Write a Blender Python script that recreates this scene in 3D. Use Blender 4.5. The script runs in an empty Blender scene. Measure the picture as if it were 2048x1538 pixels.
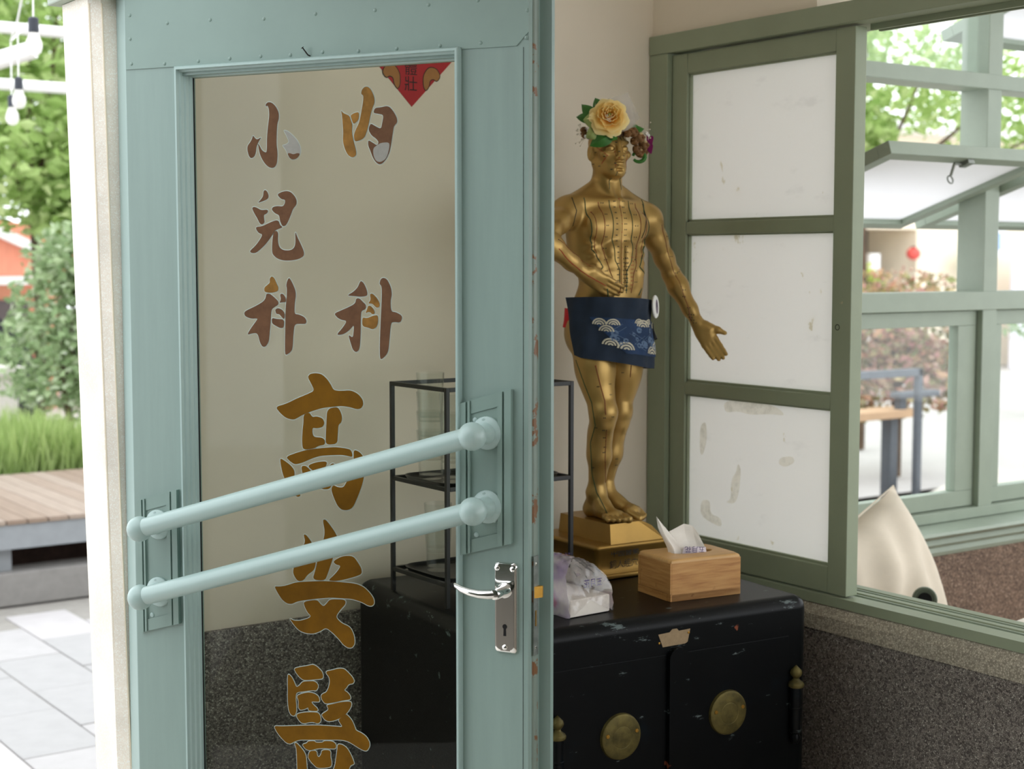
import bpy, bmesh, math, random
import numpy as np
from mathutils import Vector, Matrix, Euler
from mathutils.bvhtree import BVHTree
from mathutils.geometry import tessellate_polygon

scene = bpy.context.scene
COL = scene.collection
PI = math.pi

# ---------------------------------------------------------------- camera, world, exposure
# room axes: X runs along the back wall, Y along the window wall, Z up; metres
cam_d = bpy.data.cameras.new('camera')
cam = bpy.data.objects.new('camera', cam_d); COL.objects.link(cam)
cam.location = (0, 0, 1.55)
cam.rotation_euler = (math.radians(85.39), 0, math.radians(-35.27))
cam_d.sensor_width = 36.0; cam_d.sensor_fit = 'HORIZONTAL'
cam_d.lens = 53.63
cam_d.clip_start = 0.05; cam_d.clip_end = 200
cam_d.dof.use_dof = True
cam_d.dof.focus_distance = 2.72
cam_d.dof.aperture_fstop = 5.0
scene.camera = cam

w = bpy.data.worlds.new('overcast_sky'); scene.world = w; w.use_nodes = True
bg = w.node_tree.nodes['Background']
bg.inputs['Color'].default_value = (0.93, 0.97, 1.0, 1); bg.inputs['Strength'].default_value = 1.5

scene.view_settings.view_transform = 'Standard'
scene.view_settings.look = 'None'
scene.view_settings.gamma = 1.0
scene.view_settings.use_curve_mapping = False
scene.view_settings.exposure = 0.87
scene.cycles.use_denoising = True
scene.cycles.max_bounces = 10
scene.cycles.transparent_max_bounces = 24
scene.cycles.diffuse_bounces = 6

# ---------------------------------------------------------------- helpers
def S(r, g, b):
    def f(c):
        c /= 255.0
        return c/12.92 if c <= 0.04045 else ((c+0.055)/1.055)**2.4
    return (f(r), f(g), f(b), 1.0)

class B:
    """collects shapes in one bmesh"""
    def __init__(s): s.bm = bmesh.new()
    def quad(s, *ps):
        vs = [s.bm.verts.new(p) for p in ps]; return s.bm.faces.new(vs)
    def box(s, x0, y0, z0, x1, y1, z1, bev=0.0, seg=2):
        if x0 > x1: x0, x1 = x1, x0
        if y0 > y1: y0, y1 = y1, y0
        if z0 > z1: z0, z1 = z1, z0
        v = [s.bm.verts.new(p) for p in ((x0,y0,z0),(x1,y0,z0),(x1,y1,z0),(x0,y1,z0),(x0,y0,z1),(x1,y0,z1),(x1,y1,z1),(x0,y1,z1))]
        fs = [s.bm.faces.new([v[i] for i in q]) for q in ((0,3,2,1),(4,5,6,7),(0,1,5,4),(1,2,6,5),(2,3,7,6),(3,0,4,7))]
        if bev > 0:
            es = list({e for f in fs for e in f.edges})
            bmesh.ops.bevel(s.bm, geom=es, offset=bev, segments=seg, affect='EDGES', profile=0.5)
        return s
    def prism(s, pts, t0, t1, plane='xz', cap=True):
        """outline pts (2D) extruded along the remaining axis"""
        def m(p, t):
            return {'xz': (p[0], t, p[1]), 'xy': (p[0], p[1], t), 'yz': (t, p[0], p[1])}[plane]
        a = [s.bm.verts.new(m(p, t0)) for p in pts]; b = [s.bm.verts.new(m(p, t1)) for p in pts]
        n = len(pts)
        for i in range(n): s.bm.faces.new((a[i], a[(i+1)%n], b[(i+1)%n], b[i]))
        if cap: s.bm.faces.new(a[::-1]); s.bm.faces.new(b)
        return s
    def tube(s, pts, r, n=8, cap=True):
        pts = [Vector(p) for p in pts]; rings = []
        rr = r if isinstance(r, (list, tuple)) else [r]*len(pts)
        up = None
        for i, p in enumerate(pts):
            t = (pts[min(i+1, len(pts)-1)]-pts[max(i-1, 0)])
            if t.length < 1e-9: t = Vector((0,0,1))
            t.normalize()
            if up is None:
                up = Vector((0,0,1)) if abs(t.z) < 0.9 else Vector((1,0,0))
            a = t.cross(up)
            if a.length < 1e-6: a = t.cross(Vector((1,0.3,0)))
            a.normalize(); b = a.cross(t).normalized(); up = b
            rings.append([s.bm.verts.new(p+(a*math.cos(2*PI*k/n)+b*math.sin(2*PI*k/n))*rr[i]) for k in range(n)])
        for i in range(len(rings)-1):
            for k in range(n):
                s.bm.faces.new((rings[i][k], rings[i][(k+1)%n], rings[i+1][(k+1)%n], rings[i+1][k]))
        if cap:
            s.bm.faces.new(rings[0][::-1]); s.bm.faces.new(rings[-1])
        return s
    def lathe(s, prof, n=24, M=None, closed=False):
        """profile (r, h) turned about local z, then moved by matrix M"""
        M = M or Matrix.Identity(4); rings = []
        for r, h in prof:
            if r < 1e-6: rings.append([s.bm.verts.new(M @ Vector((0,0,h)))])
            else: rings.append([s.bm.verts.new(M @ Vector((r*math.cos(2*PI*k/n), r*math.sin(2*PI*k/n), h))) for k in range(n)])
        for i in range(len(rings)-1):
            a, b = rings[i], rings[i+1]
            for k in range(n):
                k2 = (k+1) % n
                if len(a) == 1 and len(b) == 1: continue
                if len(a) == 1: s.bm.faces.new((a[0], b[k2], b[k]))
                elif len(b) == 1: s.bm.faces.new((a[k], a[k2], b[0]))
                else: s.bm.faces.new((a[k], a[k2], b[k2], b[k]))
        return s
    def ball(s, c, r, n=16, m=10, sc=(1,1,1), R=None):
        R = R or Matrix.Identity(3); c = Vector(c)
        prof = [(r*math.sin(PI*i/m), -r*math.cos(PI*i/m)) for i in range(m+1)]
        prof[0] = (0, -r); prof[-1] = (0, r)
        M = Matrix.Translation(c) @ R.to_4x4() @ Matrix.Diagonal((*sc, 1))
        return s.lathe(prof, n, M)
    def grid(s, fn, nu, nv, wrap=False):
        vs = [[s.bm.verts.new(fn(i/nu, j/nv)) for j in range(nv+1)] for i in range(nu if wrap else nu+1)]
        for i in range(nu):
            for j in range(nv):
                i2 = (i+1) % nu if wrap else i+1
                s.bm.faces.new((vs[i][j], vs[i2][j], vs[i2][j+1], vs[i][j+1]))
        return s
    def thick(s, t):
        bmesh.ops.recalc_face_normals(s.bm, faces=s.bm.faces[:])
        bmesh.ops.solidify(s.bm, geom=s.bm.faces[:], thickness=t)
        return s
    def poly(s, pts):
        vs = [s.bm.verts.new(p) for p in pts]
        for t in tessellate_polygon([[Vector(p) for p in pts]]): s.bm.faces.new([vs[i] for i in t])
        return s
    def move(s, M):
        bmesh.ops.transform(s.bm, matrix=M, verts=s.bm.verts[:]); return s
    def mesh(s, name, smooth=False):
        bmesh.ops.recalc_face_normals(s.bm, faces=s.bm.faces[:])
        me = bpy.data.meshes.new(name); s.bm.to_mesh(me); s.bm.free()
        if smooth:
            me.polygons.foreach_set('use_smooth', [True]*len(me.polygons))
            if smooth != 'all':
                me.set_sharp_from_angle(angle=math.radians(38))
        return me

PM = {}
def link(name, me, mat=None, parent=None, world=False):
    o = bpy.data.objects.new(name, me); COL.objects.link(o)
    if mat is not None and len(me.materials) == 0: me.materials.append(mat)
    if parent is not None:
        o.parent = parent
        if world: o.matrix_parent_inverse = PM[parent.name].inverted()
    return o
def obj(name, b, mat, parent=None, world=False, smooth=True):
    o = link(name, b.mesh(name, smooth), mat, parent, world)
    if smooth and len(o.data.polygons) < 900:      # large faces keep flat shading beside their bevels
        m = o.modifiers.new('weighted_normal', 'WEIGHTED_NORMAL'); m.keep_sharp = True; m.weight = 80
    return o
def part(name, b, mat, parent, smooth=True): return obj(name, b, mat, parent, False, smooth)
def wpart(name, b, mat, parent, smooth=True): return obj(name, b, mat, parent, True, smooth)
def sub(name, b, mat, parent, smooth=True):
    """sub-part of a part whose mesh coordinates equal the part's own"""
    return obj(name, b, mat, parent, False, smooth)
def empty(name, loc=(0,0,0), rz=0.0):
    o = bpy.data.objects.new(name, None); COL.objects.link(o)
    o.location = loc; o.rotation_euler = (0, 0, rz); o.empty_display_size = 0.05
    PM[o.name] = Matrix.Translation(loc) @ Matrix.Rotation(rz, 4, 'Z')
    return o
def tag(o, label=None, cat=None, group=None, kind=None):
    if label: o['label'] = label
    if cat: o['category'] = cat
    if group: o['group'] = group
    if kind: o['kind'] = kind
    return o
def thing(name, label, cat, loc=(0,0,0), rz=0.0, group=None, kind=None):
    return tag(empty(name, loc, rz), label, cat, group, kind)
def dup(root, loc=None, rz=None, label=None):
    r = root.copy(); COL.objects.link(r)
    if loc is not None: r.location = loc
    if rz is not None: r.rotation_euler = (0, 0, rz)
    if label: r['label'] = label
    for ch in list(root.children):
        c = ch.copy(); COL.objects.link(c); c.parent = r
        for g in ch.children:
            d = g.copy(); COL.objects.link(d); d.parent = c
    return r
def frame_to(p, zdir, xhint=(0,0,1)):
    """matrix whose local z points along zdir, placed at p"""
    z = Vector(zdir).normalized(); x = Vector(xhint); x = x - z*x.dot(z)
    if x.length < 1e-6: x = Vector((1,0,0)) - z*z.x
    x.normalize(); y = z.cross(x)
    return Matrix.Translation(Vector(p)) @ Matrix((x, y, z)).transposed().to_4x4()
def text(name, body, size, mat, parent, M, align='CENTER', world=False):
    c = bpy.data.curves.new(name, 'FONT'); c.body = body; c.size = size
    c.align_x = align; c.align_y = 'CENTER'; c.resolution_u = 3
    t = bpy.data.objects.new(name, c); COL.objects.link(t)
    bpy.context.view_layer.update()
    me = bpy.data.meshes.new_from_object(t.evaluated_get(bpy.context.evaluated_depsgraph_get()))
    bpy.data.objects.remove(t); bpy.data.curves.remove(c)
    me.transform(M); me.name = name
    me.materials.clear()
    return link(name, me, mat, parent, world)
def chaikin(pts, it=1):
    for _ in range(it):
        q = []
        n = len(pts)
        for i in range(n):
            a, b = pts[i], pts[(i+1) % n]
            q.append((a[0]*.78+b[0]*.22, a[1]*.78+b[1]*.22)); q.append((a[0]*.22+b[0]*.78, a[1]*.22+b[1]*.78))
        pts = q
    return pts
def offset(pts, d):
    n = len(pts); ar = sum(pts[i][0]*pts[(i+1)%n][1]-pts[(i+1)%n][0]*pts[i][1] for i in range(n))
    sg = 1 if ar > 0 else -1; out = []
    for i in range(n):
        a, p, b = Vector(pts[i-1]), Vector(pts[i]), Vector(pts[(i+1)%n])
        t = (b-a)
        if t.length < 1e-9: out.append(tuple(p)); continue
        t.normalize(); out.append((p.x+t.y*d*sg, p.y-t.x*d*sg))
    return out

# ---------------------------------------------------------------- materials
MATS = {}
def nt(name):
    m = bpy.data.materials.new(name); m.use_nodes = True
    t = m.node_tree; bs = t.nodes['Principled BSDF']; MATS[name] = m
    return m, t, bs
def N(t, typ, **kw):
    n = t.nodes.new(typ)
    for k, v in kw.items(): setattr(n, k, v)
    return n
def ramp(t, fac, stops):
    r = N(t, 'ShaderNodeValToRGB'); e = r.color_ramp.elements
    while len(e) > 1: e.remove(e[-1])
    e[0].position = stops[0][0]; e[0].color = stops[0][1]
    for p, c in stops[1:]:
        x = e.new(p); x.color = c
    t.links.new(fac, r.inputs['Fac']); return r
def noise(t, scale, detail=4, rough=.6, vec=None, stretch=None):
    tc = N(t, 'ShaderNodeTexCoord'); src = tc.outputs['Object']
    if stretch:
        mp = N(t, 'ShaderNodeMapping'); mp.inputs['Scale'].default_value = stretch
        t.links.new(src, mp.inputs['Vector']); src = mp.outputs['Vector']
    n = N(t, 'ShaderNodeTexNoise'); n.inputs['Scale'].default_value = scale
    n.inputs['Detail'].default_value = detail; n.inputs['Roughness'].default_value = rough
    t.links.new(src, n.inputs['Vector']); return n
def mul(c, k): return (min(c[0]*k, 1), min(c[1]*k, 1), min(c[2]*k, 1), 1)
def bump(t, bs, h, strength=.2, dist=.002):
    b = N(t, 'ShaderNodeBump'); b.inputs['Strength'].default_value = strength; b.inputs['Distance'].default_value = dist
    t.links.new(h, b.inputs['Height']); t.links.new(b.outputs['Normal'], bs.inputs['Normal']); return b
def plain(name, col, rough=.5, metal=0.0, var=.08, scale=20, bmp=0.0, stretch=None, coat=0.0, spec=.5):
    m, t, bs = nt(name)
    bs.inputs['Roughness'].default_value = rough; bs.inputs['Metallic'].default_value = metal
    bs.inputs['Specular IOR Level'].default_value = spec; bs.inputs['Coat Weight'].default_value = coat
    n = noise(t, scale, stretch=stretch)
    r = ramp(t, n.outputs['Fac'], [(.3, mul(col, 1-var)), (.7, mul(col, 1+var))])
    t.links.new(r.outputs['Color'], bs.inputs['Base Color'])
    if bmp: bump(t, bs, n.outputs['Fac'], bmp)
    return m
def worn(name, col, chip, amount=.72, scale=18, rough=.45, var=.06, bmp=.15, stretch=None, soft=.01):
    """paint with small chips down to another colour"""
    m, t, bs = nt(name); bs.inputs['Roughness'].default_value = rough
    n = noise(t, 6, stretch=stretch); r = ramp(t, n.outputs['Fac'], [(.3, mul(col, 1-var)), (.7, mul(col, 1+var))])
    n2 = noise(t, scale, 6, .65); k = ramp(t, n2.outputs['Fac'], [(amount, (0,0,0,1)), (amount+soft, (1,1,1,1))])
    mx = N(t, 'ShaderNodeMix', data_type='RGBA')
    t.links.new(k.outputs['Color'], mx.inputs['Factor']); t.links.new(r.outputs['Color'], mx.inputs['A']); mx.inputs['B'].default_value = chip
    t.links.new(mx.outputs['Result'], bs.inputs['Base Color'])
    if bmp:
        n3 = noise(t, 60, 2, .5, stretch=stretch); bump(t, bs, n3.outputs['Fac'], bmp, .001)
    return m
def terrazzo(name, dark, mid, light, scale=260, rough=.55):
    m, t, bs = nt(name); bs.inputs['Roughness'].default_value = rough
    tc = N(t, 'ShaderNodeTexCoord')
    v = N(t, 'ShaderNodeTexVoronoi'); v.inputs['Scale'].default_value = scale; t.links.new(tc.outputs['Object'], v.inputs['Vector'])
    hs = N(t, 'ShaderNodeSeparateColor'); t.links.new(v.outputs['Color'], hs.inputs['Color'])
    r = ramp(t, hs.outputs['Red'], [(.0, dark), (.45, mid), (.8, mul(mid, 1.25)), (.93, light)])
    e = N(t, 'ShaderNodeTexVoronoi', feature='DISTANCE_TO_EDGE'); e.inputs['Scale'].default_value = scale; t.links.new(tc.outputs['Object'], e.inputs['Vector'])
    k = ramp(t, e.outputs['Distance'], [(.03, (1,1,1,1)), (.14, (0,0,0,1))])
    mx = N(t, 'ShaderNodeMix', data_type='RGBA'); t.links.new(k.outputs['Color'], mx.inputs['Factor'])
    t.links.new(r.outputs['Color'], mx.inputs['A']); mx.inputs['B'].default_value = dark
    big = noise(t, 5, 3); br = ramp(t, big.outputs['Fac'], [(.3, (.82,.82,.82,1)), (.7, (1.1,1.1,1.1,1))])
    mm = N(t, 'ShaderNodeMix', data_type='RGBA', blend_type='MULTIPLY'); mm.inputs['Factor'].default_value = 1
    t.links.new(mx.outputs['Result'], mm.inputs['A']); t.links.new(br.outputs['Color'], mm.inputs['B'])
    t.links.new(mm.outputs['Result'], bs.inputs['Base Color'])
    bump(t, bs, e.outputs['Distance'], .25, .001)
    return m
def clear(name, tint=(1,1,1,1), r0=.04, rough=0.0, haze=0.0, hazecol=(1,1,1,1), smudge=0.0):
    """thin clear sheet: see-through with a mirror-like sheen that grows towards grazing angles"""
    m = bpy.data.materials.new(name); m.use_nodes = True; t = m.node_tree; MATS[name] = m
    t.nodes.remove(t.nodes['Principled BSDF']); out = t.nodes['Material Output']
    tr = N(t, 'ShaderNodeBsdfTransparent'); tr.inputs['Color'].default_value = tint
    gl = N(t, 'ShaderNodeBsdfGlossy'); gl.inputs['Roughness'].default_value = rough
    lw = N(t, 'ShaderNodeLayerWeight'); lw.inputs['Blend'].default_value = .5
    p = N(t, 'ShaderNodeMath', operation='POWER'); t.links.new(lw.outputs['Facing'], p.inputs[0]); p.inputs[1].default_value = 4
    ma = N(t, 'ShaderNodeMath', operation='MULTIPLY_ADD'); t.links.new(p.outputs[0], ma.inputs[0]); ma.inputs[1].default_value = .8; ma.inputs[2].default_value = r0
    mx = N(t, 'ShaderNodeMixShader'); t.links.new(ma.outputs[0], mx.inputs['Fac'])
    base = tr.outputs[0]
    if haze > 0:
        df = N(t, 'ShaderNodeBsdfDiffuse'); df.inputs['Color'].default_value = hazecol
        tl = N(t, 'ShaderNodeBsdfTranslucent'); tl.inputs['Color'].default_value = hazecol
        h0 = N(t, 'ShaderNodeMixShader'); h0.inputs['Fac'].default_value = .5
        t.links.new(df.outputs[0], h0.inputs[1]); t.links.new(tl.outputs[0], h0.inputs[2])
        hm = N(t, 'ShaderNodeMixShader'); hm.inputs['Fac'].default_value = haze
        if smudge > 0:
            n = noise(t, smudge, 5, .7); k = ramp(t, n.outputs['Fac'], [(.45, (0,0,0,1)), (.8, (haze*2,)*3+(1,))])
            t.links.new(k.outputs['Color'], hm.inputs['Fac'])
        t.links.new(base, hm.inputs[1]); t.links.new(h0.outputs[0], hm.inputs[2]); base = hm.outputs[0]
    t.links.new(base, mx.inputs[1]); t.links.new(gl.outputs[0], mx.inputs[2]); t.links.new(mx.outputs[0], out.inputs['Surface'])
    return m
def frosted(name, col=(.9,.9,.88,1), trans=.6, stains=False):
    m = bpy.data.materials.new(name); m.use_nodes = True; t = m.node_tree; MATS[name] = m
    t.nodes.remove(t.nodes['Principled BSDF']); out = t.nodes['Material Output']
    df = N(t, 'ShaderNodeBsdfDiffuse'); tl = N(t, 'ShaderNodeBsdfTranslucent'); gl = N(t, 'ShaderNodeBsdfGlossy'); gl.inputs['Roughness'].default_value = .35
    for x in (df, tl): x.inputs['Color'].default_value = col
    if stains:
        n = noise(t, 9, 5, .6, stretch=(1, 1, 2.2)); r = ramp(t, n.outputs['Fac'], [(.60, col), (.72, mul(col, .93))])
        n2 = noise(t, 14, 4, .55, stretch=(1, 1.5, 1)); r2 = ramp(t, n2.outputs['Fac'], [(.70, (1,1,1,1)), (.73, (.80,.77,.66,1))])
        mm = N(t, 'ShaderNodeMix', data_type='RGBA', blend_type='MULTIPLY'); mm.inputs['Factor'].default_value = 1
        t.links.new(r.outputs['Color'], mm.inputs['A']); t.links.new(r2.outputs['Color'], mm.inputs['B'])
        for x in (df, tl): t.links.new(mm.outputs['Result'], x.inputs['Color'])
    a = N(t, 'ShaderNodeMixShader'); a.inputs['Fac'].default_value = trans
    t.links.new(df.outputs[0], a.inputs[1]); t.links.new(tl.outputs[0], a.inputs[2])
    b = N(t, 'ShaderNodeMixShader'); b.inputs['Fac'].default_value = .04
    t.links.new(a.outputs[0], b.inputs[1]); t.links.new(gl.outputs[0], b.inputs[2]); t.links.new(b.outputs[0], out.inputs['Surface'])
    return m
def leafy(name, cols, rough=.5, trans=.35):
    m = bpy.data.materials.new(name); m.use_nodes = True; t = m.node_tree; MATS[name] = m
    t.nodes.remove(t.nodes['Principled BSDF']); out = t.nodes['Material Output']
    g = N(t, 'ShaderNodeNewGeometry')
    r = ramp(t, g.outputs['Random Per Island'], [(i/max(1, len(cols)-1), c) for i, c in enumerate(cols)])
    df = N(t, 'ShaderNodeBsdfDiffuse'); tl = N(t, 'ShaderNodeBsdfTranslucent')
    t.links.new(r.outputs['Color'], df.inputs['Color']); t.links.new(r.outputs['Color'], tl.inputs['Color'])
    a = N(t, 'ShaderNodeMixShader'); a.inputs['Fac'].default_value = trans
    t.links.new(df.outputs[0], a.inputs[1]); t.links.new(tl.outputs[0], a.inputs[2]); t.links.new(a.outputs[0], out.inputs['Surface'])
    return m

M_plaster = plain('cream_plaster', S(232,221,204), .9, var=.03, scale=3, bmp=.05)
M_white = plain('white_paint', S(238,238,236), .6, var=.02, scale=6)
M_terr = terrazzo('dark_terrazzo', S(74,67,64), S(150,142,135), S(208,202,192))
M_terrbr = terrazzo('brown_terrazzo', S(84,66,54), S(140,116,98), S(178,154,134), 200)
M_ledge = terrazzo('pale_terrazzo', S(140,132,118), S(176,168,152), S(200,192,176), 240)
M_door = worn('teal_paint', S(130,151,144), S(112,78,52), .80, 30, .38, .05, .12, stretch=(6, 6, .5))
M_door2 = plain('teal_sheet_paint', S(128,150,142), .36, var=.04, scale=7, bmp=.12)
M_edge = worn('worn_teal_edge', S(118,132,122), S(112,74,40), .575, 26, .45, .12, .2)
M_bar = worn('glossy_teal_bar', S(162,184,180), S(84,48,38), .735, 42, .3, .03, .05)
M_win = worn('warm_shaded_frame_paint', S(148,158,134), S(184,176,146), .76, 30, .5, .05, .1)  # window paint with the room's warm, dim light put into its olive tone
M_win2 = plain('lit_frame_paint', S(154,166,150), .45, var=.05, scale=12, bmp=.06)  # lit copy of the same paint, daylight put into the paler colour
M_pillar = terrazzo('cream_washed_stone', S(240,231,217), S(245,237,224), S(248,240,228), 420, .8)
M_stain = plain('faint_brown_stain', S(232,219,196), .9, var=.05, scale=30)
M_glass = clear('door_glass', (.90,.92,.88,1), .010, 0)
M_wglass = clear('window_glass', (.96,.98,.97,1), .03)
M_frost = frosted('frosted_glass', (.98,.97,.95,1), .76, True)
M_frost2 = frosted('bright_frosted_glass', (.93,.92,.93,1), .75)
M_tumbler = clear('tumbler_glass', (.962,.972,.967,1), .012, .02)
M_chrome = plain('chrome', (.85,.84,.82,1), .08, 1.0, var=.02)
M_steel = plain('dull_steel', (.20,.22,.20,1), .5, .8, var=.25, scale=60)
M_brass = plain('bright_brass', S(196,150,70), .35, 1.0, var=.12, scale=80)
M_black = plain('black_wire_paint', S(14,15,17), .45, var=.2, scale=40)
M_void = plain('dark_hole', S(6,6,6), .9, var=.1)
M_gr = plain('rose_brown_lettering', S(98,70,50), .7, var=.16, scale=55, spec=.1)
M_gy = plain('ochre_lettering', S(130,94,44), .65, var=.32, scale=38, spec=.1)
M_gg = plain('gold_brown_lettering', S(106,72,8), .7, var=.16, scale=26, spec=.1)
M_gw = plain('worn_pale_lettering', S(136,134,126), .7, var=.06, scale=120)
M_go = plain('pale_lettering_edge', S(172,186,178), .6, var=.04, scale=90)
M_red = plain('red_paper', S(176,40,46), .75, var=.06, scale=30)
M_ink = plain('black_ink', S(28,22,22), .7, var=.1)
M_tan = plain('tan_print', S(168,116,66), .75, var=.08, scale=40)
M_nail = plain('rusty_nail', S(40,34,30), .5, .6, var=.3, scale=200)

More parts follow.
